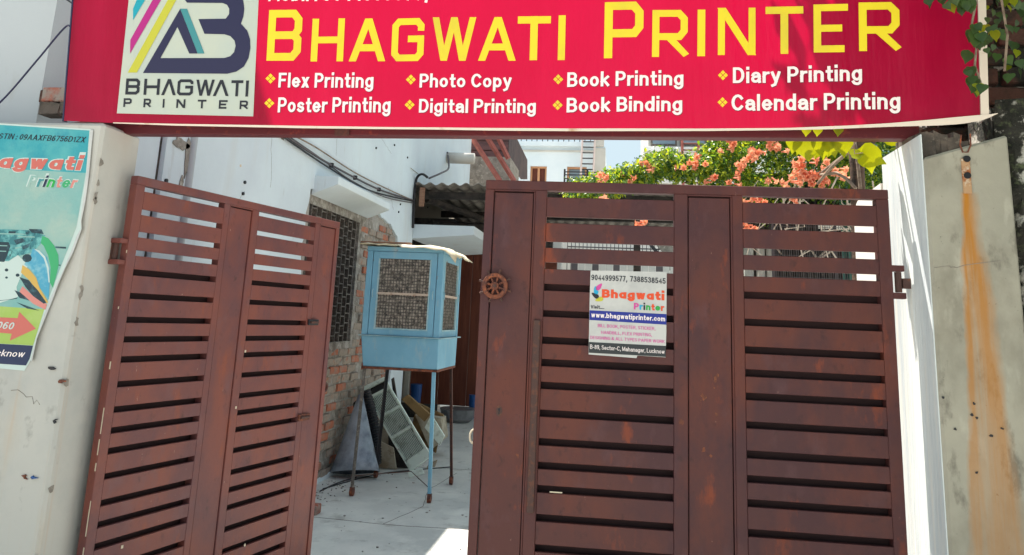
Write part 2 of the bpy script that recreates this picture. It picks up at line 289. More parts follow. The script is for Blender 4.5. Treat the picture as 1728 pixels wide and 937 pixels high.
# a plain grotesque drawn from strokes: centre lines, capital height 1, baseline 0
def _arc(cx, cy, rx, ry, a0, a1, n=8):
    return [(cx+rx*math.cos(R(a0+(a1-a0)*i/n)), cy+ry*math.sin(R(a0+(a1-a0)*i/n))) for i in range(n+1)]
def _o(cx, cy, rx, ry): return _arc(cx, cy, rx, ry, 0, 360, 16)
HX = .645
_b = (.21, HX/2, .21, HX/2)
FONT = {
 'a': (.40, [_arc(.20, HX-.19, .19, .19, 165, 90, 4)+_arc(.20, HX-.2, .2, .2, 80, 0, 4)+[(.40, .12), (.42, 0)], [(.40, .42), (.20, .37)]+_arc(.17, .19, .17, .19, 110, 290, 7)+[(.33, .07), (.40, .18)]]),
 'b': (.42, [[(0, 1), (0, 0)], _o(*_b)]), 'c': (.38, [_arc(.21, HX/2, .21, HX/2, 38, 322, 12)]),
 'd': (.42, [[(.42, 1), (.42, 0)], _o(*_b)]), 'e': (.42, [[(0, HX/2+.0), (.42, HX/2)]+_arc(.21, HX/2, .21, HX/2, 0, 318, 14)]),
 'f': (.24, [_arc(.25, .84, .13, .16, 80, 180, 5)+[(.12, 0)], [(0, HX), (.26, HX)]]),
 'g': (.42, [_o(*_b), [(.42, HX), (.42, -.08)]+_arc(.21, -.09, .21, .18, -10, -160, 7)]),
 'h': (.40, [[(0, 1), (0, 0)], [(0, HX-.22)]+_arc(.20, HX-.2, .20, .2, 150, 0, 6)+[(.40, 0)]]),
 'i': (0, [[(0, HX), (0, 0)], [(0, 1.0), (0, .99)]]), 'j': (.06, [[(.06, HX), (.06, -.2), (-.04, -.28)], [(.06, 1), (.06, .99)]]),
 'k': (.38, [[(0, 1), (0, 0)], [(.36, HX), (0, .28)], [(.12, .38), (.38, 0)]]), 'l': (0, [[(0, 1), (0, 0)]]),
 'm': (.66, [[(0, HX), (0, 0)], _arc(.165, HX-.18, .165, .18, 160, 0, 5)+[(.33, 0)], _arc(.495, HX-.18, .165, .18, 170, 0, 5)+[(.66, 0)]]),
 'n': (.40, [[(0, HX), (0, 0)], [(0, HX-.22)]+_arc(.20, HX-.2, .20, .2, 150, 0, 6)+[(.40, 0)]]),
 'o': (.42, [_o(*_b)]), 'p': (.42, [[(0, HX), (0, -.27)], _o(*_b)]), 'q': (.42, [[(.42, HX), (.42, -.27)], _o(*_b)]),
 'r': (.20, [[(0, HX), (0, 0)], [(0, HX-.24)]+_arc(.22, HX-.22, .2, .22, 160, 84, 4)]),
 's': (.36, [_arc(.18, HX-.18, .17, .18, 30, 200, 6)+[(.14, HX/2+.02), (.24, HX/2-.03)]+_arc(.18, .175, .18, .175, 40, -155, 7)]),
 't': (.22, [[(.10, .93), (.10, .14), (.15, 0), (.25, .0)], [(0, HX), (.24, HX)]]),
 'u': (.40, [[(0, HX), (0, .2)]+_arc(.2, .2, .2, .2, 180, 330, 6)+[(.40, .24)], [(.40, HX), (.40, 0)]]),
 'v': (.40, [[(0, HX), (.20, 0), (.40, HX)]]), 'w': (.62, [[(0, HX), (.15, 0), (.31, HX), (.47, 0), (.62, HX)]]),
 'x': (.38, [[(0, HX), (.38, 0)], [(.38, HX), (0, 0)]]), 'y': (.40, [[(0, HX), (.21, .02)], [(.40, HX), (.16, -.2), (.02, -.26)]]),
 'z': (.36, [[(0, HX), (.36, HX), (0, 0), (.36, 0)]]),
 'A': (.60, [[(0, 0), (.30, 1), (.60, 0)], [(.12, .32), (.48, .32)]]),
 'B': (.48, [[(0, 0), (0, 1), (.28, 1)]+_arc(.28, .76, .18, .24, 80, -80, 5)+[(.28, .52), (0, .52)], [(.28, .52)]+_arc(.28, .26, .22, .26, 80, -80, 5)+[(.26, 0), (0, 0)]]),
 'C': (.54, [_arc(.29, .5, .29, .5, 40, 320, 12)]), 'D': (.52, [[(0, 0), (0, 1), (.2, 1)]+_arc(.22, .5, .30, .5, 80, -80, 9)+[(.2, 0), (0, 0)]]),
 'E': (.44, [[(.44, 1), (0, 1), (0, 0), (.46, 0)], [(0, .52), (.40, .52)]]), 'F': (.42, [[(.42, 1), (0, 1), (0, 0)], [(0, .50), (.36, .50)]]),
 'G': (.56, [_arc(.29, .5, .29, .5, 42, 325, 12)+[(.56, .2), (.56, .46), (.32, .46)]]), 'H': (.50, [[(0, 0), (0, 1)], [(.5, 0), (.5, 1)], [(0, .52), (.5, .52)]]),
 'I': (0, [[(0, 0), (0, 1)]]), 'J': (.36, [[(.36, 1), (.36, .2)]+_arc(.18, .18, .18, .18, -10, -170, 6)]), 'K': (.50, [[(0, 0), (0, 1)], [(.5, 1), (0, .38)], [(.17, .58), (.52, 0)]]),
 'L': (.42, [[(0, 1), (0, 0), (.42, 0)]]), 'M': (.64, [[(0, 0), (0, 1), (.32, .1), (.64, 1), (.64, 0)]]), 'N': (.50, [[(0, 0), (0, 1), (.5, 0), (.5, 1)]]),
 'O': (.58, [_o(.29, .5, .29, .5)]), 'P': (.46, [[(0, 0), (0, 1), (.26, 1)]+_arc(.26, .72, .22, .28, 80, -80, 6)+[(.26, .44), (0, .44)]]),
 'R': (.50, [[(0, 0), (0, 1), (.28, 1)]+_arc(.28, .74, .2, .26, 80, -80, 6)+[(.28, .48), (0, .48)], [(.26, .48), (.52, 0)]]),
 'S': (.48, [_arc(.24, .74, .22, .26, 30, 215, 7)+[(.22, .52), (.32, .46)]+_arc(.24, .25, .24, .25, 40, -150, 7)]), 'T': (.50, [[(0, 1), (.5, 1)], [(.25, 1), (.25, 0)]]),
 'U': (.50, [[(0, 1), (0, .26)]+_arc(.25, .26, .25, .26, 190, 350, 7)+[(.5, .26), (.5, 1)]]), 'V': (.56, [[(0, 1), (.28, 0), (.56, 1)]]), 'W': (.84, [[(0, 1), (.2, 0), (.42, 1), (.64, 0), (.84, 1)]]),
 'X': (.54, [[(0, 1), (.54, 0)], [(.54, 1), (0, 0)]]), 'Y': (.54, [[(0, 1), (.27, .46), (.54, 1)], [(.27, .46), (.27, 0)]]), 'Z': (.48, [[(0, 1), (.48, 1), (0, 0), (.48, 0)]]),
 '0': (.40, [_o(.20, .5, .20, .5)]), '1': (.22, [[(0, .76), (.18, 1), (.18, 0)]]), '2': (.40, [_arc(.2, .76, .19, .24, 170, -20, 7)+[(0, 0), (.40, 0)]]),
 '3': (.40, [_arc(.19, .76, .18, .24, 155, -80, 7), _arc(.19, .27, .21, .27, 85, -155, 8)]), '4': (.42, [[(.42, .26), (0, .26), (.32, 1), (.32, 0)]]),
 '5': (.40, [[(.38, 1), (.06, 1), (.02, .55)]+_arc(.19, .31, .21, .31, 110, -150, 9)]), '6': (.40, [_o(.20, .3, .20, .3), _arc(.24, .5, .24, .5, 62, 195, 7)]),
 '7': (.40, [[(0, 1), (.40, 1), (.14, 0)]]), '8': (.40, [_o(.20, .75, .17, .25), _o(.20, .26, .20, .26)]), '9': (.40, [_o(.20, .7, .20, .3), _arc(.16, .5, .24, .5, -118, 15, 7)]),
 '@': (.42, [_o(*_b), [(.42, HX), (.42, 0)]]),
 '.': (0, [[(0, .0), (0, .05)]]), ',': (.04, [[(.05, .05), (.0, -.16)]]), ':': (0, [[(0, .0), (0, .05)], [(0, .55), (0, .60)]]), '-': (.22, [[(0, .36), (.22, .36)]]),
 '&': (.56, [[(.56, 0), (.1, .72)]+_arc(.24, .82, .15, .18, 200, -20, 6)+[(.06, .36)]+_arc(.2, .24, .2, .24, 160, 300, 5)+[(.52, .40)]]),
}
def par(p, q, wt, ylo, yhi):
    """a straight diagonal stroke with level cuts"""
    d = q-p; hw = wt/2*d.length/max(abs(d.y), 1e-4)*.98
    return [Vector((p.x-hw, ylo if p.y < q.y else yhi)), Vector((p.x+hw, ylo if p.y < q.y else yhi)), Vector((q.x-hw, yhi if p.y < q.y else ylo)), Vector((q.x+hw, yhi if p.y < q.y else ylo))]
def glyph_run(body, wt, shear):
    """-> list of (verts, faces, letter index) as mitred ribbons; returns total ink width"""
    x = 0; out = []; k = 0
    for li, ch in enumerate(body):
        if ch == ' ': x += .30; continue
        wd, strokes = FONT[ch]
        for st in strokes:
            closed = len(st) > 12 and abs(st[0][0]-st[-1][0]) < 1e-6 and abs(st[0][1]-st[-1][1]) < 1e-6
            up_ = max(0, wt-.17)*1.25 if ch in 'ij' and st[0][1] == 1.0 else 0
            P = [Vector((wt/2+p[0], up_+(wt/2+p[1]*(1-wt) if p[1] >= 0 else wt/2+p[1]))) for p in st]
            if closed: P = P[:-1]
            if ch in 'AVWvwMNXx' and not (ch == 'A' and len(st) == 2):
                for i in range(len(P)-1):
                    ya, yb_ = min(P[i].y, P[i+1].y)-wt/2, max(P[i].y, P[i+1].y)+wt/2
                    V = par(P[i], P[i+1], wt*(.9 if ch in 'WwMN' else 1), ya, yb_)
                    for v in V: v.x += x+v.y*shear
                    out.append((V, [(0, 1, 3, 2)], li, k)); k += 1
                continue
            n = len(P); V, F = [], []
            for i in range(n):
                t0 = (P[i]-P[i-1]).normalized() if (i or closed) else None; t1 = (P[(i+1) % n]-P[i]).normalized() if (i < n-1 or closed) else None
                t0 = t0 or t1; t1 = t1 or t0
                n0 = Vector((-t0.y, t0.x)); mm = n0+Vector((-t1.y, t1.x)); mm = (n0 if mm.length < .2 else mm).normalized(); kf = min(1/max(mm.dot(n0), .3), 1.7)
                c = P[i]
                if not closed and i == 0: c = c-t1*wt/2
                if not closed and i == n-1: c = c+t0*wt/2
                e_ = Vector((mm.x*wt/2*kf, mm.y*wt/2*kf*.86)); V += [c+e_, c-e_]
            for v in V: v.y = min(v.y, 1.0+up_); v.x += x+v.y*shear
            m_ = n if closed else n-1
            F = [(2*i, 2*i+1, (2*((i+1) % n))+1, 2*((i+1) % n)) for i in range(m_)]
            out.append((V, F, li, k)); k += 1
        x += wd+wt+.115
    return out
def text(pl, body, x0, x1, yb0, yb1, ytop, d, m, parent, name='lettering', bold=.19, shear=0, shadow=None):
    """fit a line of text on the plane between pixels x0..x1; baseline yb0 -> yb1, capitals reach ytop at the left"""
    run = glyph_run(body, bold, shear)
    a0, b0 = pl.px(x0, yb0); a1, b1 = pl.px(x1, yb1); hx = pl.px(x0, ytop)[1]-b0
    xa = min(v.x for r in run for v in r[0]); xb = max(v.x for r in run for v in r[0])
    def build(dx, dy, dd, mm, nm):
        inv = MW[parent.name].inverted(); out = []; fs = []; mi = []
        ml = mm if isinstance(mm, list) else [mm]
        for V, F, li, k in run:
            b = len(out)
            for v in V:
                t = (v.x-xa)/(xb-xa)
                out.append(inv @ pl.at(a0+(a1-a0)*t+dx, b0+(b1-b0)*t+v.y*hx+dy, dd+(k % 3)*.00012+(len(out)-b)*.000008))
            fs += [tuple(b+i for i in f) for f in F]; mi += [min(li, len(ml)-1)]*len(F)
        me = bpy.data.meshes.new(nm); me.from_pydata(out, [], fs)
        for q in ml: me.materials.append(q)
        me.polygons.foreach_set('material_index', mi)
        o = link(bpy.data.objects.new(nm, me), parent); MW[o.name] = MW[parent.name]; return o
    if shadow: build(hx*.03, -hx*.045, d-.0008, shadow, 'letter_shadow')
    return build(0, 0, d, m, name)
# stroke letters of the squared display face: centre lines in a unit box
LET = {
 'B': [[(0, 0), (0, 1), (.82, 1), (1, .86), (1, .62), (.86, .5), (0, .5)], [(.86, .5), (1, .4), (1, .14), (.82, 0), (0, 0)]],
 'H': [[(0, 0), (0, 1)], [(1, 0), (1, 1)], [(0, .5), (1, .5)]],
 'A': [[(0, 0), (.5, 1), (1, 0)], [(.2, .28), (.8, .28)]],
 'a': [[(0, 0), (.5, 1), (1, 0)]],
 'G': [[(1, .74), (1, .88), (.86, 1), (.14, 1), (0, .88), (0, .12), (.14, 0), (.86, 0), (1, .12), (1, .52), (.5, .52)]],
 'W': [[(0, 1), (.25, 0), (.5, 1), (.75, 0), (1, 1)]],
 'T': [[(0, 1), (1, 1)], [(.5, 1), (.5, 0)]],
 'I': [[(.5, 0), (.5, 1)]],
 'P': [[(0, 0), (0, 1), (.82, 1), (1, .86), (1, .56), (.84, .43), (0, .43)]],
 'R': [[(0, 0), (0, 1), (.82, 1), (1, .86), (1, .56), (.84, .42), (0, .42)], [(.45, .42), (1, 0)]],
 'N': [[(0, 0), (0, 1), (1, 0), (1, 1)]],
 'E': [[(1, 1), (0, 1), (0, 0), (1, 0)], [(0, .5), (.92, .5)]],
}
def letter(pl, ch, x0, x1, yb, yt, wpx, d, m, parent, name='letter'):
    """stroke width wpx in pixels; bounding box x0..x1, yb..yt in pixels at the baseline"""
    a0, b0 = pl.px(x0, yb); a1, _ = pl.px(x1, yb); b1 = pl.px(x0, yt)[1]; sw = (pl.px(x0+wpx, yb)[0]-a0)
    W, Hh = a1-a0-(sw if ch != 'I' else 0), b1-b0-sw
    inv = MW[parent.name].inverted(); vs, fs = [], []
    k = 0
    for line in LET[ch]:
        P = [Vector((a0+sw/2+x*W, b0+sw/2+y*Hh)) for x, y in line]
        if ch in 'AaWN' and not (ch == 'A' and line[0][1] == .28):
            for i in range(len(P)-1):
                if ch == 'N' and abs(P[i].x-P[i+1].x) > 1e-4 or ch != 'N':
                    V = par(P[i], P[i+1], sw*(.93 if ch == 'W' else 1), b0, b1)
                else:
                    V = par(P[i], P[i+1], sw, b0, b1)
                base = len(vs); vs += [inv @ pl.at(v.x, v.y, d+k*.00015) for v in V]; fs.append((base, base+1, base+3, base+2)); k += 1
            continue
        if ch == 'I': P = [Vector(((a0+a1)/2, b0+sw/2+y*Hh)) for x, y in line]
        d0 = (P[0]-P[1]).normalized(); d1 = (P[-1]-P[-2]).normalized()
        if ch in 'HTINAWPRBaE':      # square ends
            e = .5
            if ch in 'AWa' and len(line) > 2: e = .0
            if not (ch in 'HBEPR' and line[0] in ((0, .5), (.45, .42), (.86, .5))): P[0] = P[0]+d0*sw*e
            if ch in 'HTIPRBN' and line[-1][1] in (0, 1) and not (ch == 'B'): P[-1] = P[-1]+d1*sw*e
        L_, R_ = [], []
        for i, p in enumerate(P):
            t0 = (P[i]-P[i-1]).normalized() if i else None; t1 = (P[i+1]-P[i]).normalized() if i < len(P)-1 else None
            if t0 is None: t0 = t1
            if t1 is None: t1 = t0
            n0 = Vector((-t0.y, t0.x)); n1 = Vector((-t1.y, t1.x)); mm = n0+n1
            if mm.length < .2: mm = n0
            mm.normalize(); kf = min(1/max(mm.dot(n0), .3), 1.9)
            L_.append(p+mm*sw/2*kf); R_.append(p-mm*sw/2*kf)
        base = len(vs)
        for q in L_+R_:
            q.y = min(max(q.y, b0), b1); vs.append(inv @ pl.at(q.x, q.y, d+k*.00015+((len(vs)-base) % len(P))*.00002))
        n = len(P); fs += [(base+i, base+n+i, base+n+i+1, base+i+1) for i in range(n-1)]; k += 1
    me = bpy.data.meshes.new(name); me.from_pydata(vs, [], fs); me.materials.append(m)
    o = link(bpy.data.objects.new(name, me), parent); MW[o.name] = MW[parent.name]; return o

# ================================================================== SETTING
g = MB()
g.poly([(-300, -300, 0), (300, -300, 0), (300, 300, 0), (-300, 300, 0)])
g.build('ground', M['floor'], kind='structure')

# ---------------------------------------------------------------- the white house along the left of the passage
XW = -2.59
house = thing('house', 'long white house on the left of the passage, bare brick showing below its grilled window', 'house', (XW, 3.94, 0))
def pl_outline(outer, holes, name, m, parent, x0, th):
    """plaster coat in the Y-Z plane with ragged holes, given thickness"""
    bm = bmesh.new(); inv = MW[parent.name].inverted()
    for lp in [outer]+holes:
        vs = [bm.verts.new(inv @ Vector((x0, y, z))) for y, z in lp]
        for i in range(len(vs)): bm.edges.new((vs[i], vs[(i+1) % len(vs)]))
    bmesh.ops.triangle_fill(bm, edges=bm.edges[:], use_beauty=True)
    for f in bm.faces:
        f.normal_update()
        if f.normal.x < 0: f.normal_flip()
    r = bmesh.ops.extrude_face_region(bm, geom=bm.faces[:])
    bmesh.ops.translate(bm, vec=(-th, 0, 0), verts=[e for e in r['geom'] if isinstance(e, bmesh.types.BMVert)])
    bmesh.ops.recalc_face_normals(bm, faces=bm.faces)
    me = bpy.data.meshes.new(name); bm.to_mesh(me); bm.free(); me.materials.append(m)
    o = link(bpy.data.objects.new(name, me), parent); MW[o.name] = MW[parent.name]; return o
def ragged(pts, amp, step=.07):
    out = []
    for i in range(len(pts)):
        a, b = pts[i], pts[(i+1) % len(pts)]; L = math.hypot(b[0]-a[0], b[1]-a[1]); n = max(1, int(L/step))
        for k in range(n):
            t = k/n; out.append((a[0]+(b[0]-a[0])*t+random.uniform(-amp, amp), a[1]+(b[1]-a[1])*t+random.uniform(-amp, amp)))
    return out
hole = ragged([(6.0, .03), (6.0, 1.1), (5.98, 2.3), (6.06, 2.5), (7.3, 2.5), (7.75, 2.58), (8.2, 2.55), (8.62, 2.44), (8.82, 2.2), (8.78, 1.5), (8.86, .95), (8.72, .6), (8.8, .03)], .025)
pl_outline([(3.94, 0), (9.35, 0), (9.35, 3.2), (12.8, 3.2), (12.8, 4.75), (10.0, 4.75), (9.95, 4.3), (3.94, 4.3)], [hole], 'plaster', M['white_wall'], house, XW, .03)
b = MB()
WY0, WY1, WZ0, WZ1 = 6.12, 7.42, 1.215, 2.40
x1, x0 = XW-.031, XW-.28          # masonry behind the plaster, with a window opening
b.box(x0, x1, 3.95, WY0, .0, 4.29); b.box(x0, x1, WY1, 9.34, 0, 4.29)
b.box(x0, x1, WY0, WY1, 0, WZ0); b.box(x0, x1, WY0, WY1, WZ1, 4.29); b.box(x0, x1, 9.34, 12.79, 3.21, 4.29)
b.build('masonry', M['mortar'], house)
b = MB(); b.box(-9, x0, 3.95, 12.79, 4.2, 4.32); b.box(-9, x0-.0, 3.95, 4.1, 0, 4.19); b.box(-9, x0, 12.6, 12.79, 0, 4.19)
b.box(-9.2, -9.01, 3.95, 12.79, 0, 4.19); b.build('roof', M['slab'], house)
b = B(-3.6, -3.56, 5.2, 8.4, 0, 3.4); b.build('room_wall', M['dark_brown'], house)
# bricks laid bare where the plaster fell, one by one
bm_ = {}
def brick_mesh(k, m, dims):
    key = (k, dims)
    if key not in bm_:
        q = bmesh.new(); bmesh.ops.create_cube(q, size=1); bmesh.ops.scale(q, vec=dims, verts=q.verts)
        bmesh.ops.bevel(q, geom=q.edges[:], offset=.006, segments=1, affect='EDGES')
        rr = random.Random(k)
        for v in q.verts: v.co += Vector((rr.uniform(-.003, .003), rr.uniform(-.004, .004), rr.uniform(-.003, .003)))
        me = bpy.data.meshes.new('brick'); q.to_mesh(me); q.free(); me.materials.append(m); bm_[key] = me
    return bm_[key]
def inside(y, z, poly):
    c = False; n = len(poly)
    for i in range(n):
        (y1, z1), (y2, z2) = poly[i], poly[(i+1) % n]
        if (z1 > z) != (z2 > z) and y < (y2-y1)*(z-z1)/(z2-z1)+y1: c = not c
    return c
rb = random.Random(3); nb = 0
for row in range(32):
    z = .05+row*.082
    for k in range(15):
        y = 6.2+k*.232+(row % 2)*.116
        if not inside(y, z, hole) or not inside(y+.06, z, hole) or not inside(y-.06, z+.03, hole): continue
        if z < 1.2 and y < 6.62: continue
        if WZ0-.03 < z < WZ1+.03 and WY0-.05 < y < WY1+.10: continue
        if z > WZ1 and rb.random() < .55: continue
        if rb.random() < .1: continue
        w_ = rb.random(); kk = 'brick_a' if w_ < .34 else 'brick_b' if w_ < .5 else 'brick_c'
        if z > 1.3: kk = 'brick_c' if rb.random() < .85 else kk
        o = link(bpy.data.objects.new('brick', brick_mesh(rb.randrange(4), M[kk], (.05, .212, .066))), house)
        o.location = MW[house.name].inverted() @ Vector((XW-.045+rb.uniform(-.012, .016), y+rb.uniform(-.008, .008), z+rb.uniform(-.004, .004)))
        o.rotation_euler = (rb.uniform(-.03, .03), 0, rb.uniform(-.03, .03)); nb += 1
# window: steel jali of upright flats and staggered cross pieces
win = B(XW-.25, XW-.20, WY0, WY1, WZ0, WZ0+.03).box(XW-.25, XW-.20, WY0, WY1, WZ1-.03, WZ1).box(XW-.25, XW-.20, WY0, WY0+.03, WZ0+.031, WZ1-.031).box(XW-.25, XW-.20, WY1-.03, WY1, WZ0+.031, WZ1-.031).build('window', M['dark'], house)
for k in range(11):
    y = WY0+.05+k*.115
    B(XW-.075, XW-.03, y, y+.012, WZ0+.002, WZ1-.002).build('bar', M['wire'], win)
for j in range(13):
    z = WZ0+.05+j*.092
    b = MB()
    for k in range(10):
        y = WY0+.062+k*.115; zz = z+(.03 if k % 2 else 0)
        b.box(XW-.072, XW-.033, y+.0005, y+.1025, zz, zz+.012)
    b.build('cross_bar', M['wire'], win)
B(XW-.27, XW-.262, WY0+.002, WY1-.002, WZ0+.002, WZ1-.002).build('pane', M['black'], win)  # black sheet put in for the dark room behind the bars
# sun hood over the window
XF = -2.375
hy0, hy1 = 6.10, 7.62
b = MB()
def hood(y0, y1, xw, xf, ztop, zin, zf):
    q = MB(); q.hexa([(xw-.0, y0, zin), (xf, y0, zf), (xf, y1, zf), (xw, y1, zin)], [(xw, y0, ztop), (xf, y0, ztop-.005), (xf, y1, ztop-.005), (xw, y1, ztop)]); return q
hood(hy0, hy1, XW-.02, XF, 2.64, 2.47, 2.566).build('window_hood', M['white_wall'], house, bevel=.004)
B(XW-.02, XW+.014, 9.40, 9.0, 3.3, 3.301).build('trim', M['slab'], house)
# rain pipe, spout
MB().tube([(XW+.0, 4.2, 4.2), (XW+.0, 4.2, 2.2), (XW+.0, 4.2, .1)], .028, 10).build('drain_pipe', M['grey_wall'], house, smooth=True)
MB().tube([(-2.62, 11, 3.865), (-2.17, 11, 3.855)], .085, 18).build('spout', M['slab'], house, smooth=True)
# stain of spilt cement near the gate
def blob(c, ry, rz, n, amp, x):
    return [Vector((x, c[0]+math.cos(2*math.pi*i/n)*ry*(1+random.uniform(-amp, amp)), c[1]+math.sin(2*math.pi*i/n)*rz*(1+random.uniform(-amp, amp)))) for i in range(n)]
p0 = onX(308, 250, XW)
for c_, ry, rz in (((p0.y-.02, p0.z+.02), .08, .03), ((p0.y+.06, p0.z-.04), .035, .11), ((p0.y+.03, p0.z-.22), .02, .05)):
    MB().slab(blob(c_, ry, rz, 14, .35, XW+.002), (.004, 0, 0)).build('cement_patch', M['cement'], house)
for q in ((279, 305), (412, 308), (409, 327), (634, 250), (672, 358), (687, 266), (675, 345), (665, 245), (722, 350)):
    p = onX(*q, XW); MB().tube([p+Vector((-.01, 0, 0)), p+Vector((.012, 0, 0))], .012, 7).build('wall_plug', M['dark'], house)

# porch wall left of the sign
pw = thing('porch_wall', 'plain grey-white wall rising behind the left gate pillar beside the sign', 'wall', (-2.72, 3.1, 0))
B(-8, -2.715, 3.1, 3.3, 0, 6).build('wall', M['grey_wall'], pw)
B(-2.99, -2.62, 3.3, 3.92, 0, 6).build('return_wall', M['white_wall'], pw)
lz = onY(90, 186, 3.05).z; lx0 = onY(62, 190, 3.0).x
b = MB()
for i in range(5):
    y_ = lx0+i*.05
    b.hexa([(y_, 3.0+random.uniform(0, .02), lz-.025+random.uniform(-.01, .01)), (y_+.052, 3.0, lz-.03), (y_+.052, 3.09, lz-.03), (y_, 3.09, lz-.03)],
           [(y_, 3.01, lz+.03), (y_+.052, 3.01, lz+.028+random.uniform(-.01, .01)), (y_+.052, 3.09, lz+.03), (y_, 3.09, lz+.03)])
b.build('cement_lump', M['cement_dark'], pw)
p = onY(101, 163, 3.06)
B(p.x-.07, p.x+.13, 3.03, 3.12, p.z-.032, p.z+.036).build('brick', M['brick_b'], pw, bevel=.004)
B(p.x-.10, p.x-.073, 3.05, 3.2, p.z-.03, p.z+.03).build('brick', M['brick_d'], pw, bevel=.004)
# cables
def cable(pts, r, m, label, group=None, cat='cable', name='cable'):
    q = MB(); P = [Vector(p) for p in pts]; out = []
    for i in range(len(P)-1):                       # Catmull-Rom
        p0, p1, p2, p3 = P[max(i-1, 0)], P[i], P[i+1], P[min(i+2, len(P)-1)]
        for k in range(6):
            t = k/6; out.append(.5*((2*p1)+(p2-p0)*t+(2*p0-5*p1+4*p2-p3)*t*t+(3*p1-p0-3*p2+p3)*t**3))
    out.append(P[-1]); q.tube(out, r, 6)
    return sole(q, name, m, label, cat, group, smooth=True)
cable([onY(-60, 215, 2.72), onY(0, 173, 2.85), onY(60, 105, 2.85), onY(108, 48, 2.85), onY(122, 46, 2.83), onY(150, 50, 2.84)], .0042, M['navy'], 'thin dark cable slanting down to the left from the edge of the sign')
cable([onY(105, -6, 2.95), onY(125, 8, 2.9), onY(150, 25, 2.9)], .004, M['dark'], 'short dark cable at the top left corner above the slanting one')
xc = XW+.02
cable([onX(478, 225, xc), onX(500, 242, xc), onX(560, 279, xc), onX(640, 320, xc), onX(697, 338, xc)], .010, M['cable'], 'thickest sagging grey cable on the white house wall, uppermost of the bundle')
cable([onX(470, 226, xc), onX(495, 243, xc), onX(555, 283, xc), onX(625, 322, xc), onX(698, 340, xc)], .008, M['dark'], 'dark cable in the middle of the bundle on the white house wall')
cable([onX(480, 222, xc), onX(530, 247, xc), onX(600, 292, xc), onX(660, 322, xc), onX(699, 339, xc)], .007, M['bark'], 'thin brownish cable crossing the bundle on the white house wall')
cable([onX(490, 232, xc), onX(545, 270, xc), onX(590, 303, xc), onX(650, 333, xc), onX(699, 343, xc)], .006, M['cable'], 'thin grey cable sagging lowest on the white house wall')
cable([onX(697, 385, xc), onX(699, 330, xc), onX(703, 302, xc), onY(712, 294, 9.2), onY(722, 300, 9.2)], .016, M['dark'], 'black cable looping up the corner of the white house by the shed roof')
cable([onY(724, 301, 9.25), onY(745, 292, 9.6), onY(757, 284, 10.6), onY(756, 265, 10.9), onY(755, 257, 10.95)], .013, M['cable'], 'grey cable hanging from the white rain spout to the shed roof')

# ---------------------------------------------------------------- gate pillars and beam
YP = 2.74
lp = thing('gate_pillar', 'cream painted pillar and wall on the left of the gate carrying the teal poster', 'pillar', (-2.1, YP, 0))
top_l = 2.215
XJ = -2.09
b = MB(); b.hexa([(-6, YP, 0), (XJ, YP, 0), (XJ, 2.99, 0), (-6, 2.99, 0)], [(-6, YP, top_l), (XJ, YP, top_l), (XJ, 2.99, top_l), (-6, 2.99, top_l)])
b.build('pillar_body', M['cream'], lp, bevel=.012)
b = MB()    # broken plaster shoulder
b.hexa([(XJ-.17, YP+.01, top_l), (XJ-.01, YP+.01, top_l), (XJ-.01, 2.97, top_l), (XJ-.17, 2.97, top_l)], [(XJ-.13, YP+.05, top_l+.02), (XJ-.05, YP+.04, top_l+.012), (XJ-.06, 2.9, top_l+.02), (XJ-.13, 2.93, top_l+.02)])
b.build('plaster_shoulder', M['cement'], lp)
for q, m_ in (((88, 622), 'dark'), ((94, 710), 'dark'), ((57, 806), 'tarp_blue'), ((43, 805), 'rust'), ((107, 644), 'rust')):
    p = onY(*q, YP) if q[0] < 92 else onY(*q, YP)
    MB().slab([p+Vector((random.uniform(-.012, .012)*1.2*math.cos(a)+.009*math.cos(a), -.001, .008*math.sin(a)*random.uniform(.6, 1.4))) for a in [i*.785 for i in range(8)]], (0, -.006, 0)).build('nail_hole', M[m_], lp)
rp_x = 1.055
s0, s1 = onY(1626, 325, YP), onY(1640, 937, YP); e0, e1 = onY(1648, 400, YP), onY(1722, 937, YP)
M['cream_r'] = mat('cream_limewash_rust_run', (166, 160, 144), .85, [((150, 146, 132), 2.6, .42, .68), ((128, 122, 108), 4, .5, .68, (1, 1, .6), .75), ((98, 92, 82), 12, .57, .68, (1, 1, .5), .65), ((170, 146, 110), 2.6, .55, .75, (1, 1, .2), .5), ((190, 184, 168), 8, .58, .68, (1, 1, .4), .5), ((66, 62, 56), 45, .68, .74, (1, 1, 1), .7)], (30, .35, .006), spec=.15,
    stain=(s0.x-.006, s1.x-.01, s0.x+.046, e1.x+.02, s0.z, s1.z, (176, 116, 44)))  # base darkened too: shade on this pillar is put into the colour
M['jamb'] = mat('white_jamb_paint', (216, 220, 218), .8, [((196, 202, 204), 3, .42, .66, (1, 3, .35)), ((228, 224, 214), 5, .52, .7, (1, 5, .2))], (12, .35, .02, (1, 4, .3)), spec=.2)
rp = thing('gate_pillar', 'pale cement pillar on the right of the gate with a rusty bracket and an orange rust run', 'pillar', (rp_x, YP, 0))
xr = onY(1700, 220, YP).x
b = MB(); b.hexa([(rp_x, YP, 0), (xr+.008, YP, 0), (xr+.008, 3.15, 0), (rp_x, 3.15, 0)], [(rp_x, YP, 2.115), (xr, YP, 2.20), (xr, 3.15, 2.20), (rp_x, 3.15, 2.115)])
b.build('pillar_body', M['cream_r'], rp, bevel=.008)
B(rp_x-.004, rp_x-.0, YP+.01, 3.15, 0, 2.2).build('jamb_plaster', M['jamb'], rp)
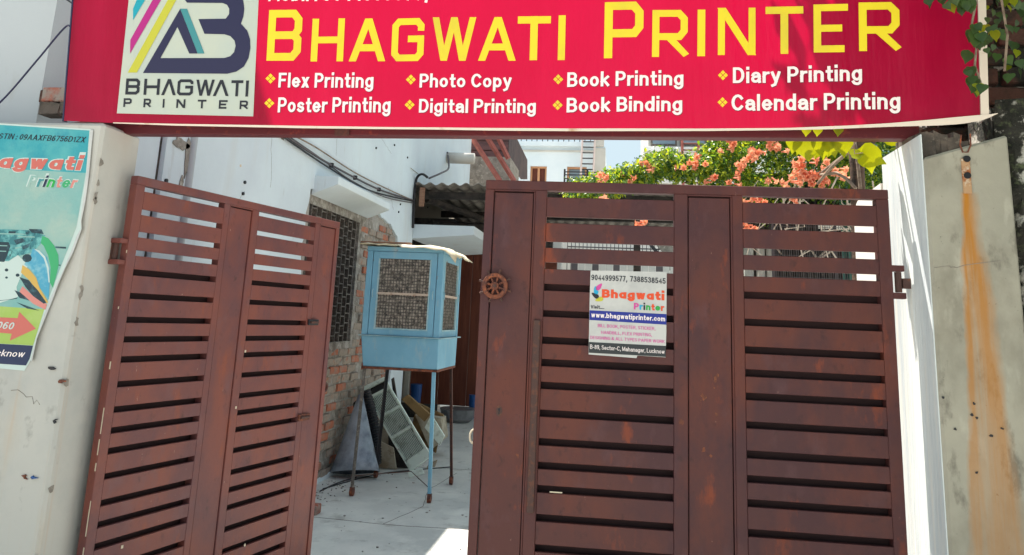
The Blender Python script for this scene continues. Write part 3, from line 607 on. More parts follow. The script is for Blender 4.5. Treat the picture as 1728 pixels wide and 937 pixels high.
# broken, rough top of the pillar under the sign
b = MB(); rr = random.Random(5)
for i in range(9):
    x_ = rp_x+.0+i*.022; h_ = rr.uniform(.02, .05)+(.03 if i < 6 else 0)
    b.hexa([(x_, YP+.012+rr.uniform(0, .02), 2.09), (x_+.024, YP+.012+rr.uniform(0, .02), 2.09), (x_+.024, 3.0, 2.09), (x_, 3.0, 2.09)],
           [(x_, YP+.02, 2.14+h_), (x_+.024, YP+.02, 2.14+h_*rr.uniform(.8, 1.1)), (x_+.024, 3.0, 2.16+h_), (x_, 3.0, 2.16+h_)])
b.build('broken_top', M['cement_dark'], rp)  # dark cement colour also holds the shade between beam and pillar
# hinge bracket with two holes, looped wire above
pa, pb = onY(1621, 268, YP), onY(1640, 327, YP)
B(pa.x, pb.x, YP-.006, YP+.001, pb.z, pa.z).build('bracket', M['bracket'], rp, bevel=.002)
for q in ((1630, 269), (1631, 297)):
    p = onY(*q, YP); MB().tube([p+Vector((0, -.010, 0)), p+Vector((0, .0, 0))], .0115, 12).build('bolt_hole', M['black'], rp, smooth=False)
b = MB(); b.tube([onY(1622, 228, YP-.004), onY(1620, 245, YP-.006), onY(1625, 257, YP-.006), onY(1633, 257, YP-.006), onY(1638, 245, YP-.006), onY(1637, 226, YP-.004)], .003, 5)
b.build('wire_loop', M['rust'], rp)
for pts in ([(1576, 452), (1598, 449), (1615, 452), (1626, 448), (1655, 444), (1690, 440)], [(1601, 446), (1604, 452), (1611, 450)]):
    b = MB(); b.tube([onY(x, y, YP-.0005) for x, y in pts], .0009, 4); b.build('crack', M['cement'], rp)
for q in ((1591, 671), (1612, 724), (1643, 681), (1640, 700), (1648, 705), (1690, 723), (1648, 798), (1672, 735)):
    p = onY(*q, YP); MB().slab([p+Vector((random.uniform(.002, .007)*math.cos(a), -.0005, random.uniform(.002, .006)*math.sin(a))) for a in [i*.9 for i in range(7)]], (0, -.003, 0)).build('pit', M['dark'], rp)

# lower boundary wall running back from the right pillar
bw = thing('boundary_wall', 'sunlit white side wall running back from the right gate pillar', 'wall', (1.05, 3.16, 0))
b = MB(); n_ = 8; prof = [(3.16, 0), (3.52, 0)]+[(3.52-.09*(1-math.cos(math.pi/2*i/n_)), 1.99+.09*math.sin(math.pi/2*i/n_)) for i in range(n_+1)]+[(3.16, 2.10)]
b.slab([(1.045, y, z) for y, z in prof], (.3, 0, 0)); b.build('wall', M['board_white'], bw)

bx = thing('lintel_beam', 'maroon steel box beam spanning the gateway just under the sign', 'beam', (-.45, 2.9, 2.23))
def beamz(x): return 2.205+.012*(x+2)/3.0
b = MB(); L0, L1 = -2.25, 1.10
b.hexa([(L0, 2.88, beamz(L0)), (L1, 2.88, beamz(L1)), (L1, 2.94, beamz(L1)), (L0, 2.94, beamz(L0))], [(L0, 2.88, beamz(L0)+.055), (L1, 2.88, beamz(L1)+.055), (L1, 2.94, beamz(L1)+.055), (L0, 2.94, beamz(L0)+.055)])
b.build('beam_body', M['beam'], bx, bevel=.003)
p = onY(577, 225, 2.875)
B(p.x-.03, p.x+.03, 2.872, 2.8795, beamz(p.x)-.004, beamz(p.x)+.05).build('weld_plate', M['rust_dark'], bx)

# ---------------------------------------------------------------- sign
TH = R(6.5); S = Plane((0, 2.75, 2.222), (1, 0, 0), (0, -math.sin(TH), math.cos(TH)))
def ripple(a):      # slack in the flex sheet, vertical folds right of the logo
    t = max(0, min(1, (a+1.38)/.3)); return t*(.0035*math.sin(7.3*a+.6)+.0016*math.sin(17*a+1.1)+.0014*math.exp(-((a+.02)/.04)**2)+.0012*math.exp(-((a+1.36)/.04)**2))
S.at = lambda a, b, d=0: S.O+S.U*a+S.V*b+S.N*(d+ripple(a))
sign = thing('shop_sign', 'long red sign board with yellow headline and white service list above the gateway', 'sign', (-.5, 2.75, 2.222))
bot = [(108, 204), (200, 208), (300, 210), (500, 213), (700, 216), (864, 217), (1050, 218), (1200, 218), (1330, 216.5), (1430, 213), (1500, 209), (1560, 204), (1620, 198), (1653, 195)]
bp_ = [S.px(*q) for q in bot]; bp_[0] = (-2.281, bp_[0][1]); bp_[-1] = (1.25, bp_[-1][1])
TOP = .86
def bz(a):
    for i in range(len(bp_)-1):
        if bp_[i][0] <= a <= bp_[i+1][0]: t = (a-bp_[i][0])/(bp_[i+1][0]-bp_[i][0]); return bp_[i][1]*(1-t)+bp_[i+1][1]*t
    return bp_[-1][1]
q = MB(); n_ = 180; cols = [-2.281+(3.531)*i/n_ for i in range(n_+1)]
q.add([S.at(a, bz(a), 0) for a in cols]+[S.at(a, TOP, 0) for a in cols], [(i, i+1, n_+2+i, n_+1+i) for i in range(n_)])
q.build('sign_face', M['red'], sign, smooth=True)
b = MB()
for x_ in (-2.27, 1.235):
    b.slab([S.at(x_-.012, .05, -.012), S.at(x_+.012, .05, -.012), S.at(x_+.012, TOP, -.012), S.at(x_-.012, TOP, -.012)], S.N*-.025)
for z_ in (.05, TOP-.03): b.slab([S.at(-2.27, z_, -.04), S.at(1.24, z_, -.04), S.at(1.24, z_+.025, -.04), S.at(-2.27, z_+.025, -.04)], S.N*-.025)
b.build('frame', M['dark'], sign)
rim = [(q[0], q[1]) for q in bp_]
low = [(192, 208.5), (300, 212.5), (500, 216.5), (864, 221), (1050, 222), (1200, 221.5), (1400, 218.5), (1500, 214.5), (1580, 212.5), (1620, 210), (1660, 203), (1684, 192)]
upp = [(1690, 190), (1672, 193), (1653, 194.5), (1620, 197.5), (1560, 203.5), (1500, 208.5), (1430, 212.5), (1330, 216), (1200, 217.5), (1050, 217.5), (864, 216.5), (700, 215.5), (500, 212.5), (300, 209.5), (192, 207)]
def dens(P, n=8): return [(P[i][0]+(P[i+1][0]-P[i][0])*k/n, P[i][1]+(P[i+1][1]-P[i][1])*k/n) for i in range(len(P)-1) for k in range(n)]+[P[-1]]
lo_, up2 = [S.px(*k) for k in dens(low)], [S.px(*k) for k in dens(upp)][::-1]
q = MB(); n_ = 120; V1, V2 = [], []
def walk(P, t):
    f_ = t*(len(P)-1); i = min(int(f_), len(P)-2); f_ -= i; return (P[i][0]+(P[i+1][0]-P[i][0])*f_, P[i][1]+(P[i+1][1]-P[i][1])*f_)
def byx(P, x):
    for i in range(len(P)-1):
        if P[i][0] <= x <= P[i+1][0]: t = (x-P[i][0])/max(P[i+1][0]-P[i][0], 1e-9); return P[i][1]*(1-t)+P[i+1][1]*t
    return P[-1][1]
xa_, xb_ = lo_[0][0], lo_[-1][0]
for i in range(n_+1): x_ = xa_+(xb_-xa_)*i/n_; V1.append(S.at(x_, byx(lo_, x_), .003)); V2.append(S.at(x_, max(byx(up2, x_), byx(lo_, x_)+.0005), .005))
q.add(V1+V2, [(i, i+1, n_+2+i, n_+1+i) for i in range(n_)]); q.build('lower_lip', M['lip'], sign)
b = MB(); b.slab([S.at(1.2525, .05, .002), S.at(1.279, .046, .002), S.at(1.279, TOP, .002), S.at(1.2525, TOP, .002)], S.N*-.02); b.build('side_trim', M['lip'], sign)
b = MB(); b.slab([S.at(-2.283, .0, .001), S.at(-2.289, .0, .001), S.at(-2.289, TOP, .001), S.at(-2.283, TOP, .001)], S.N*-.02); b.build('side_trim', M['navy'], sign)
# logo panel
def Lp(x, y): return (x/3.9045, y/3.9045)
c4 = [S.px(197.7, 191.6), S.px(427.7, 196.7)]
t4 = (S.px(217.7, 0)[0], S.px(436.7, 0)[0]); hh = S.px(217.7, 0)[1]
k_ = TOP-.06
tl = (c4[0][0]+(t4[0]-c4[0][0])*(k_-c4[0][1])/(hh-c4[0][1]), k_); tr_ = (c4[1][0]+(t4[1]-c4[1][0])*(k_-c4[1][1])/(hh-c4[1][1]), k_)
logo = flat(S, [c4[0], c4[1], tr_, tl], .002, 'logo_panel', M['logo_bg'], sign, px=False)
flat(S, [Lp(*q) for q in ((905, 0), (960, 0), (880, 135), (880, 60))], .0035, 'stripe', M['cyan'], logo)
def ext(p, q, yy): t = (yy-p[1])/(q[1]-p[1]); return (p[0]+(q[0]-p[0])*t, yy)
flat(S, [Lp(*q) for q in (ext((860, 355), (1065, 0), -90), (860, 355), (862, 265), ext((862, 265), (1010, 0), -90))], .0035, 'stripe', M['magenta'], logo)
flat(S, [Lp(*q) for q in (ext((905, 480), (1165, 0), -90), (905, 480), (845, 480), ext((845, 480), (1110, 0), -90))], .0035, 'stripe', M['logo_yellow'], logo)
nav = [(1190, 60), (945, 483), (1500, 488), (1560, 474), (1610, 440), (1640, 385), (1652, 320), (1650, 260), (1632, 205), (1590, 158), (1606, 110), (1612, 60), (1606, 10), (1580, -40), (1530, -80), (1160, -84), (1235, 20), (1470, 22), (1498, 34), (1513, 60), (1512, 95), (1490, 125), (1310, 128), (1350, 225), (1480, 228), (1520, 240), (1548, 270), (1555, 305), (1545, 345), (1520, 372), (1480, 384), (1060, 385), (1172, 180), (1250, 355), (1305, 355)]
flat(S, [Lp(*q) for q in nav], .0035, 'monogram', M['navy'], logo)
flat(S, [Lp(*q) for q in ((1191, 60), (1235, 60), (1350, 355), (1306, 355))], .0036, 'monogram_stroke', M['teal'], logo)
for ch, x0, x1 in (('B', 828, 920), ('H', 948, 1052), ('a', 1065, 1160), ('G', 1168, 1272), ('W', 1290, 1412), ('a', 1405, 1508), ('T', 1522, 1600), ('I', 1617, 1638)):
    yb = 625+(x0-828)*.017; letter(S, ch, x0/3.9045, x1/3.9045, yb/3.9045, (yb-106)/3.9045, 4.6, .0035, M['ink'], logo)
for ch, x0, x1 in (('P', 815, 868), ('R', 947, 995), ('I', 1072, 1086), ('N', 1163, 1222), ('T', 1303, 1360), ('E', 1443, 1500), ('R', 1580, 1634)):
    yb = 706+(x0-815)*.02; letter(S, ch, x0/3.9045, x1/3.9045, yb/3.9045, (yb-57)/3.9045, 3.0, .0035, M['ink'], logo)
for ch, x0, x1, yt, yb, wd in (('B', 450, 507, 17.5, 103, 12.5), ('H', 524, 579, 32, 104, 11), ('A', 589, 650, 32, 104, 11.5), ('G', 660, 715, 32, 104, 11), ('W', 728, 802, 30.5, 103.5, 11.5), ('A', 807, 870, 29.5, 103, 11.5), ('T', 872, 928, 28, 102, 12.5), ('I', 940.5, 953.5, 26, 101.5, 12),
        ('P', 1019, 1085, 4.5, 99, 14), ('R', 1100, 1160, 18, 97, 12), ('I', 1176, 1190, 17, 95.5, 13), ('N', 1211, 1275, 14, 93.5, 12), ('T', 1292, 1356, 11.5, 91, 13), ('E', 1373, 1431, 8, 89, 12.5), ('R', 1449, 1518, 5, 87, 13.5)):
    letter(S, ch, x0, x1, yb, yt, wd, .0028, M['yellow'], sign)
for t_, x0, x1, yb0, yb1, yt in (('Flex Printing', 470, 630, 148, 148.5, 123), ('Poster Printing', 469, 659, 190, 190, 164.5), ('Photo Copy', 708.5, 863.5, 148.5, 148, 125), ('Digital Printing', 707.5, 904, 191, 191, 167.5),
        ('Book Printing', 957, 1153, 147, 144.5, 122), ('Book Binding', 956, 1151, 190, 188, 165), ('Diary Printing', 1236.5, 1454, 141, 137, 114), ('Calendar Printing', 1234, 1518.5, 187.5, 184.5, 159.5)):
    text(S, t_, x0, x1, yb0, yb1, yt, .0030, M['printwhite'], sign, bold=.185, shadow=M['letter_shadow'])
text(S, 'Mobil : 9044999577,', 453, 724, 2.5, 1, -26, .0030, M['printwhite'], sign, bold=.185)
text(S, '7388538545', 745, 925, -12, -15, -36, .0030, M['printwhite'], sign, bold=.185)
for x_, y_ in ((457, 133), (455, 174.5), (694, 135), (692, 177.5), (942, 134), (941, 177.5), (1219.7, 127.5), (1219, 173)):
    bu = None
    for dx, dy in ((0, -4.6), (4.6, 0), (0, 4.6), (-4.6, 0)):
        o = flat(S, [(x_+dx+a*3.9, y_+dy+c*3.9) for a, c in ((0, 1), (1, 0), (0, -1), (-1, 0))], .0028, 'bullet' if bu is None else 'diamond', M['yellow'], sign if bu is None else bu)
        bu = bu or o

# ---------------------------------------------------------------- gate leaves
HS = [1.9923, 1.8918, 1.7961, 1.7169, 1.636, 1.5384, 1.4399, 1.3597, 1.2789, 1.1809, 1.0816, 1.0003, .921, .8244, .7238, .6437, .5631, .466, .3673, .2873, .2073, .11]
GT = 2.0287
def gate(loc, ang, sgn, label, m, wnd):
    t = thing('gate_leaf', label, 'gate', loc, ang, 'pair of maroon slatted gate leaves')
    xf = MW[t.name]
    def P(name, u0, u1, d0, d1, z0, z1, mm=m, bv=.0022, par=t, **k):
        return MB(xf).box(u0, u1, sgn*d0, sgn*d1, z0, z1).build(name, mm, par, bevel=bv, **k)
    D = .042
    P('stile', 0, .044, 0, D, .03, GT-.0362); P('stile', 1.466, 1.5, 0, D, .03, GT-.0362)
    P('top_rail', 0, 1.5, -.0004, D, GT-.036, GT); P('bottom_rail', .0445, 1.4655, 0, D, .03, .075)
    P('stile', .5248, .563, 0, D, .0755, GT-.0362); P('stile', .727, .777, 0, D, .0755, GT-.0362)
    P('stile', 1.26, 1.304, 0, D, .0755, GT-.0362)
    for a_, c_ in ((.5635, .7265), (1.3045, 1.4655)):
        P('panel_back', a_, c_, .021, .024, .0755, GT-.0365, bv=0, mm=M['gate_line'])
        P('panel', a_+.009, c_-.003, .006, .018, .0785, GT-.048, bv=.001)
        P('panel_bead', a_, a_+.006, .0005, .018, .0755, GT-.0435, bv=.001)
        P('panel_bead', a_, c_, .0005, .018, GT-.0425, GT-.0368, bv=.001)
    SL = .0250
    for (u0, u1) in ((.0445, .5243), (.7775, 1.2595)):
        for i in range(len(HS)):
            zt = HS[i]-SL; zb = HS[i+1] if i+1 < len(HS) else .0755
            j_ = random.uniform(-.0007, .0007); P('slat', u0, u1, .0007+abs(j_), .020, zb+j_, zt+j_, bv=.0014)
        P('backing_sheet', u0-.02, u1+.035, D+.0005, D+.002, .04, HS[4]+.012, bv=0, mm=M['gate_line'])
    return t, xf, P, D
GR = (.98757, 2.909, 0); GL = (-2.02118, 2.909, 0)
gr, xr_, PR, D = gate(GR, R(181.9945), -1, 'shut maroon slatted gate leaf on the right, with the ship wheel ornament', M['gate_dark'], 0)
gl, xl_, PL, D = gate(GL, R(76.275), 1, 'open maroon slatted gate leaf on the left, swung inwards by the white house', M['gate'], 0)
def leafplane(xf, sgn):
    O = xf @ Vector((0, 0, 0)); U = xf.to_3x3() @ Vector((1, 0, 0))
    if sgn < 0: U = -U
    pl = Plane(O, U, (0, 0, 1)); return pl
PRr = leafplane(xr_, -1); PLl = leafplane(xl_, 1)
# gate-local helper on the right leaf: pixel -> (u, z)
def uz(pl, sgn, x, y): a, c = pl.px(x, y); return (-a if sgn < 0 else a), c
# ship wheel ornament
cu, cz = uz(PRr, -1, 836, 483)
wx = lambda u, d, z: xr_ @ Vector((u, -d, z))
whl = None
def ring(c, r0, r1, d0, d1, n=28):
    q = MB(); vs, fs = [], []
    for i in range(n):
        a = 2*math.pi*i/n
        for r_, dd in ((r0, d0), (r1, d0), (r1, d1), (r0, d1)): vs.append(wx(c[0]+r_*math.cos(a), dd, c[1]+r_*math.sin(a)))
    for i in range(n):
        j = (i+1) % n
        for k in range(4): fs.append((i*4+k, i*4+(k+1) % 4, j*4+(k+1) % 4, j*4+k))
    return q.add(vs, fs)
whl = ring((cu, cz), .033, .049, -.022, -.008).build('wheel_ornament', M['rust'], gr, bevel=.002)
ring((cu, cz), .004, .015, -.026, -.006, 18).build('hub', M['rust'], whl, bevel=.001)
MB().tube([wx(cu, -.03, cz), wx(cu, .002, cz)], .007, 10).build('axle', M['rust_dark'], whl)
for i in range(8):
    a = i*math.pi/4+.3
    q = MB(); q.tube([wx(cu+.012*math.cos(a), -.015, cz+.012*math.sin(a)), wx(cu+.036*math.cos(a), -.015, cz+.036*math.sin(a))], .0042, 6)
    q.build('spoke', M['rust'], whl)
    q = MB(); q.tube([wx(cu+.046*math.cos(a), -.015, cz+.046*math.sin(a)), wx(cu+.055*math.cos(a), -.015, cz+.055*math.sin(a)), wx(cu+.058*math.cos(a), -.015, cz+.058*math.sin(a)), wx(cu+.064*math.cos(a), -.015, cz+.064*math.sin(a))], [.0035, .003, .0052, .004], 7)
    q.build('knob', M['rust_dark'], whl)
# keyhole plate
ku, kz = uz(PRr, -1, 842, 694)
kp = MB(); n = 14
kp.slab([wx(ku+.0115*math.cos(2*math.pi*i/n), .0068, kz+.020*math.sin(2*math.pi*i/n)) for i in range(n)], (wx(0, 0, 0)-wx(0, .002, 0)))
kp = kp.build('keyhole_plate', M['rust_dark'], gr)
MB().slab([wx(ku+a, .0045, kz+c) for a, c in ((-.002, -.012), (.002, -.012), (.0015, .0), (.004, .004), (.003, .009), (0, .011), (-.003, .009), (-.004, .004), (-.0015, 0))], wx(0, 0, 0)-wx(0, .001, 0)).build('keyhole', M['black'], kp)
# drop bar
u0, z0 = uz(PRr, -1, 907, 540); u1, z1 = uz(PRr, -1, 896, 865)
PR('drop_bar', u0-.012, u0+.014, -.013, -.001, z1, z0, mm=M['rust_dark'])
# ring pull on the closing edge
q = MB(); c_ = wx(1.507, .015, .999+.11); pts = []
uu, zz = uz(PRr, -1, 798, 738)
for i in range(13):
    a = math.pi*i/12; pts.append(wx(1.5+.014*math.sin(a), .018, zz+.024*math.cos(a)))
q.tube(pts, .004, 6); q.build('ring_pull', M['chip'], gr, smooth=True)
# hinges: C shaped bracket and knuckle
def hinge(wfun, u, z, par, m, sg):
    q = MB()
    def bx_(u0, u1, d0, d1, z0, z1):
        lo = [wfun(u0, d0, z0), wfun(u1, d0, z0), wfun(u1, d1, z0), wfun(u0, d1, z0)]; hi = [wfun(u0, d0, z1), wfun(u1, d0, z1), wfun(u1, d1, z1), wfun(u0, d1, z1)]
        q.hexa(lo, hi)
    bx_(u-.042, u+.002, .0, .034, z+.038, z+.060); o = q.build('hinge', m, par, bevel=.002)
    q = MB(); bx_(u-.044, u+.002, .0, .034, z-.060, z-.038); q.build('hinge', m, par, bevel=.002)
    q = MB(); q.tube([wfun(u-.024, .017, z-.036), wfun(u-.024, .017, z+.036)], .0125, 10); q.build('knuckle', M['rust_dark'], o)
    q = MB()
    bx_(u-.085, u-.037, .006, .028, z-.022, z+.014); q.build('hinge_pin', M['rust_dark'], o)
_, hz = uz(PRr, -1, 1516, 476); hinge(wx, 0, hz, gr, M['gate_dark'], -1)
wl = lambda u, d, z: xl_ @ Vector((u, d, z))
_, hz2 = uz(PLl, 1, 215, 425)
q = MB(); 
def bxw(q, u0, u1, d0, d1, z0, z1, w_=wl):
    q.hexa([w_(u0, d0, z0), w_(u1, d0, z0), w_(u1, d1, z0), w_(u0, d1, z0)], [w_(u0, d0, z1), w_(u1, d0, z1), w_(u1, d1, z1), w_(u0, d1, z1)]); return q
bxw(q, -.035, .001, .006, .066, hz2+.034, hz2+.054); bxw(MB(), -.035, .001, .006, .07, hz2-.054, hz2-.034).build('hinge', M['gate'], gl, bevel=.002)
hg = q.build('hinge', M['gate'], gl, bevel=.002)
MB().tube([wl(-.017, .05, hz2-.033), wl(-.017, .05, hz2+.033)], .012, 10).build('knuckle', M['rust_dark'], hg)
bxw(MB(), -.03, -.005, .055, .085, hz2-.045, hz2+.045).build('hinge_plate', M['rust_dark'], hg)
# bolt pieces on the open leaf
for (x, y, a, c, mm) in ((527, 544, .045, .016, 'dark'), (511, 704, .05, .018, 'rust')):
    u, z = uz(PLl, 1, x, y); o = bxw(MB(), u-a, u+a, -.012, -.001, z-c, z+c).build('bolt_plate', M[mm], gl, bevel=.002)
    MB().tube([wl(u-a*.8, -.016, z), wl(u+a*.8, -.016, z)], .0065, 8).build('bolt', M['rust_dark'], o)
u, z = 1.5, uz(PLl, 1, 556, 654)[1]
pts = [wl(1.5, .02, z-.024)]+[wl(1.5+.02+.022*math.sin(math.pi*i/8), .02, z-.024*math.cos(math.pi*i/8)) for i in range(9)]+[wl(1.5, .02, z+.024)]
q = MB(); q.tube(pts, .0075, 6); q.build('lock_loop', M['rust_dark'], gl, smooth=True)
# chips of missing paint along the hinge edge
rc = random.Random(11)
for (z, h_) in ((1.70, .012), (1.47, .01), (1.23, .03), (.98, .10), (.90, .06), (.84, .03), (.70, .03), (.60, .10), (.50, .06)):
    o = bxw(MB(), -.0012, .0012, .0035, .0035+rc.uniform(.003, .006), z, z+h_); o.build('paint_chip', M['chip'], gl)
for (x, y) in ((206, 923), (414, 593), (413, 920), (406, 280), (398, 688)):
    u, z = uz(PLl, 1, x, y); bxw(MB(), u-.005, u+.005, -.0012, .0009, z-.006, z+.006).build('paint_chip', M['chip'], gl)
u, z = uz(PRr, -1, 937, 831)
PR('paint_chip', u-.025, u+.02, .0, .0009, z-.002, z+.002, mm=M['chip'], bv=0)

# ---------------------------------------------------------------- notice tied on the right leaf
NP = Plane(xr_ @ Vector((0, .0018, 0)), PRr.U, (0, 0, 1))
notice = thing('notice', 'white paper notice with a blue web address band on the right gate leaf', 'notice', tuple(NP.at(*NP.px(1060, 600))))
def nz5(x, y): return (980+x/5.856, 450+y/5.856)
flat(NP, [nz5(*q) for q in ((97, 40), (300, 42), (500, 48), (850, 52), (848, 330), (846, 640), (842, 770), (838, 897), (560, 880), (550, 905), (78, 868), (82, 620), (88, 330))], 0, 'sheet', M['paper'], notice)
def nt_(s_, x0, x1, y0, y1, yt, mm, **k):
    a, c = nz5(x0, y0); e, f_ = nz5(x1, y1); g_ = nz5(x0, yt)[1]
    return text(NP, s_, a, e, c, f_, g_, .0010, mm, notice, **k)
nt_('9044999577,', 104, 460, 134, 150, 78, M['ink'], bold=.17); nt_('7388538545', 486, 838, 148, 172, 92, M['ink'], bold=.17)
nt_('Bh@gw@ti', 208, 826, 308, 335, 222, M['ink_orange'], bold=.27)
nt_('Printer', 524, 826, 424, 440, 358, [M['ink_pink'], M['ink_cyan'], M['ink'], M['ink_green'], M['ink_orange'], M['ink_green'], M['ink_orange']], bold=.24)
nt_('Visit....', 98, 232, 415, 420, 380, M['ink'], bold=.2)
flat(NP, [nz5(*q) for q in ((88, 432), (846, 470), (846, 575), (86, 528))], .0006, 'web_band', M['ink_blue'], notice)
nt_('www.bhagwatiprinter.com', 104, 834, 500, 542, 450, M['printwhite'], bold=.19)
nt_('BILL BOOK, POSTER, STICKER,', 168, 738, 598, 630, 566, M['ink_pink'], bold=.14)
nt_('HANDBILL, FLEX PRINTING,', 202, 704, 665, 692, 634, M['ink_pink'], bold=.14)
nt_('DESIGNING & ALL TYPES PAPER WORK', 92, 830, 715, 757, 684, M['ink_pink'], bold=.14)
flat(NP, [nz5(*q) for q in ((82, 745), (842, 785), (838, 893), (80, 852))], .0006, 'address_band', M['ink_charcoal'], notice)
nt_('B-89, Sector-C, Mahanagar, Lucknow', 92, 828, 812, 862, 770, M['printwhite'], bold=.13)
for (cx, cy_, ang, mm) in ((182, 200, 50, 'ink_pink'), (150, 235, 100, 'ink_cyan'), (142, 285, 145, 'ink'), (183, 325, 195, 'logo_yellow')):
    pts = []
    for i in range(14):
        t = 2*math.pi*i/14; r_ = 1; px_, py_ = 42*math.cos(t), 21*math.sin(t)*(1-.45*math.cos(t)); a = R(ang)-math.pi/2+math.pi
        pts.append(nz5(cx+px_*math.cos(R(ang))-py_*math.sin(R(ang)), cy_-(px_*math.sin(R(ang))+py_*math.cos(R(ang)))))
    flat(NP, pts, .0010, 'petal', M[mm], notice)

# ---------------------------------------------------------------- poster on the left pillar
PP = Plane((0, YP-.002, 0), (1, 0, 0), (0, 0, 1))
poster = thing('poster', 'weathered teal flex poster with coral lettering and a printing machine on the left pillar', 'poster', tuple(PP.at(*PP.px(60, 420))))
def q2(x, y): return (x/4.4615, 210+y/4.4615)
def q3(x, y): return (x/3.904, 400+y/3.904)
edge = [(-190, 196), (153, 218), (147, 290), (136, 372), (137, 386), (130, 398), (110, 450), (85, 505), (62, 570), (52, 608), (41, 626), (-190, 603)]
flat(PP, edge, 0, 'sheet', M['poster_white'], poster)
cu_ = [(153, 218), (150, 255), (147, 290), (141, 335), (136, 372), (137, 386), (130, 398), (120, 425), (110, 450), (97, 478), (85, 505), (72, 540), (62, 570), (52, 608)]
q = MB(); n_ = len(cu_); V0, V1, V2 = [], [], []
for i, (x, y) in enumerate(cu_):
    a, c = PP.px(x, y); g_ = min(1, i/4)*(.6+.4*math.sin(i*1.7))
    V0.append(PP.at(a-.001, c, .0004)); V1.append(PP.at(a+.009, c-.003, .003+.006*g_)); V2.append(PP.at(a+.014, c-.004, .002+.014*g_))
q.add(V0+V1+V2, [(k*n_+i, k*n_+i+1, (k+1)*n_+i+1, (k+1)*n_+i) for k in (0, 1) for i in range(n_-1)]); q.build('curled_edge', M['paper'], poster, smooth=True)
flat(PP, [(-186, 199), (151, 220.5), (145, 292), (-186, 275)], .0006, 'print_area', M['poster_teal'], poster)
flat(PP, [(-186, 275), (145, 292), (129, 384), (115, 420), (-186, 405)], .0006, 'print_area', M['poster_pale'], poster)
flat(PP, [(-186, 405), (115, 420), (104, 447), (75, 522), (-186, 505)], .0006, 'print_area', M['poster_pale'], poster)
flat(PP, [(-186, 505), (75, 522), (56, 583), (-186, 570)], .0006, 'print_area', M['poster_lime'], poster)
flat(PP, [(-186, 570), (56, 583.5), (50, 606), (44, 617), (-186, 602)], .0007, 'address_band', M['poster_navy'], poster)
text(PP, 'GSTIN : 09AAXFB6756D1ZX', -10, 145, 234, 241, 224.5, .0012, M['ink'], poster, bold=.16, shear=.2)
text(PP, 'Bh@gw@ti', -58, 141, 283, 289, 258, .0012, M['poster_white'], poster, bold=.36, name='lettering_outline', shear=.12)
text(PP, 'Bh@gw@ti', -57, 140, 282, 288, 259, .0016, M['coral'], poster, bold=.25, shear=.12)
text(PP, 'Printer', 44, 131, 315, 318, 294.5, .0012, M['poster_white'], poster, bold=.29, name='lettering_outline', shear=.2)
text(PP, 'Printer', 46, 130, 315, 318, 296, .0016, [M['poster_pale'], M['teal'], M['navy'], M['ink_green'], M['rose'], M['poster_green'], M['rose']], poster, bold=.20, shear=.2)
# the machine pictured
flat(PP, [q3(*q) for q in ((-200, -60), (40, -50), (190, -44), (300, -10), (275, 40), (220, 100), (90, 135), (40, 170), (-200, 150))], .0010, 'picture', M['machine_teal'], poster)
for q in (((-200, 30), (58, 34), (70, 60), (50, 120), (30, 165), (-200, 150)), ((190, -52), (275, -50), (290, -18), (210, -28)), ((60, -38), (110, -36), (100, -22), (56, -24)), ((92, 20), (150, 6), (170, 30), (110, 52)), ((150, 60), (200, 40), (190, 70), (150, 84)), ((366, 62), (438, 66), (436, 78), (366, 74)), ((384, 182), (402, 184), (400, 190), (384, 188))):
    flat(PP, [q3(*k) for k in q], .00125, 'picture', M['printer_dark'], poster)
for q in (((-200, -30), (150, -22), (180, -14), (-200, -20)), ((-200, 48), (50, 56), (50, 62), (-200, 54)), ((-200, 84), (44, 92), (42, 98), (-200, 90)), ((120, -6), (230, -2), (232, 4), (118, 2)), ((100, 70), (140, 62), (146, 70), (104, 80))):
    flat(PP, [q3(*k) for k in q], .0015, 'picture', M['poster_pale'], poster)
flat(PP, [q3(*q) for q in ((280, -8), (320, 10), (360, 60), (385, 120), (388, 185), (375, 240), (350, 335), (330, 300), (335, 200), (318, 120), (290, 60), (270, 40))], .0013, 'picture', M['poster_green'], poster)
flat(PP, [q3(*q) for q in ((218, 78), (270, 95), (310, 135), (328, 200), (330, 290), (322, 415), (262, 330), (240, 260), (205, 215), (160, 180), (200, 130))], .0014, 'picture', M['poster_blue'], poster)
flat(PP, [q3(*q) for q in ((225, 78), (262, 90), (300, 130), (322, 200), (330, 300), (322, 300), (312, 205), (290, 140), (255, 102))], .0017, 'picture', M['poster_white'], poster)
flat(PP, [q3(*q) for q in ((-200, 150), (60, 160), (120, 120), (190, 190), (150, 235), (110, 330), (120, 395), (0, 435), (-200, 460))], .0012, 'picture', M['poster_white'], poster)
flat(PP, [q3(*q) for q in ((150, 185), (195, 215), (240, 270), (262, 335), (318, 428), (312, 440), (250, 370), (200, 290), (140, 235))], .0016, 'picture', M['amber'], poster)
flat(PP, [q3(*q) for q in ((130, 265), (190, 285), (250, 350), (308, 432), (290, 440), (220, 390), (170, 330))], .0017, 'picture', M['printer_dark'], poster)
for q in (((96, 350), (150, 372), (200, 420), (130, 402)), ((-200, 436), (60, 412), (120, 400), (110, 408), (-200, 446)), ((110, 430), (200, 462), (262, 486), (180, 472))):
    flat(PP, [q3(*k) for k in q], .0013, 'picture', M['printer_dark'], poster)
flat(PP, [q3(*q) for q in ((150, 325), (215, 385), (312, 445), (300, 480), (220, 440), (130, 360))], .0016, 'picture', M['rose'], poster)
for q in ((180, 140, 32), (45, 218, 12), (118, 252, 13), (45, 268, 9)):
    flat(PP, [q3(q[0]+q[2]*math.cos(i*.6283), q[1]+q[2]*.85*math.sin(i*.6283)) for i in range(10)], .0016, 'picture', M['printer_dark'], poster)
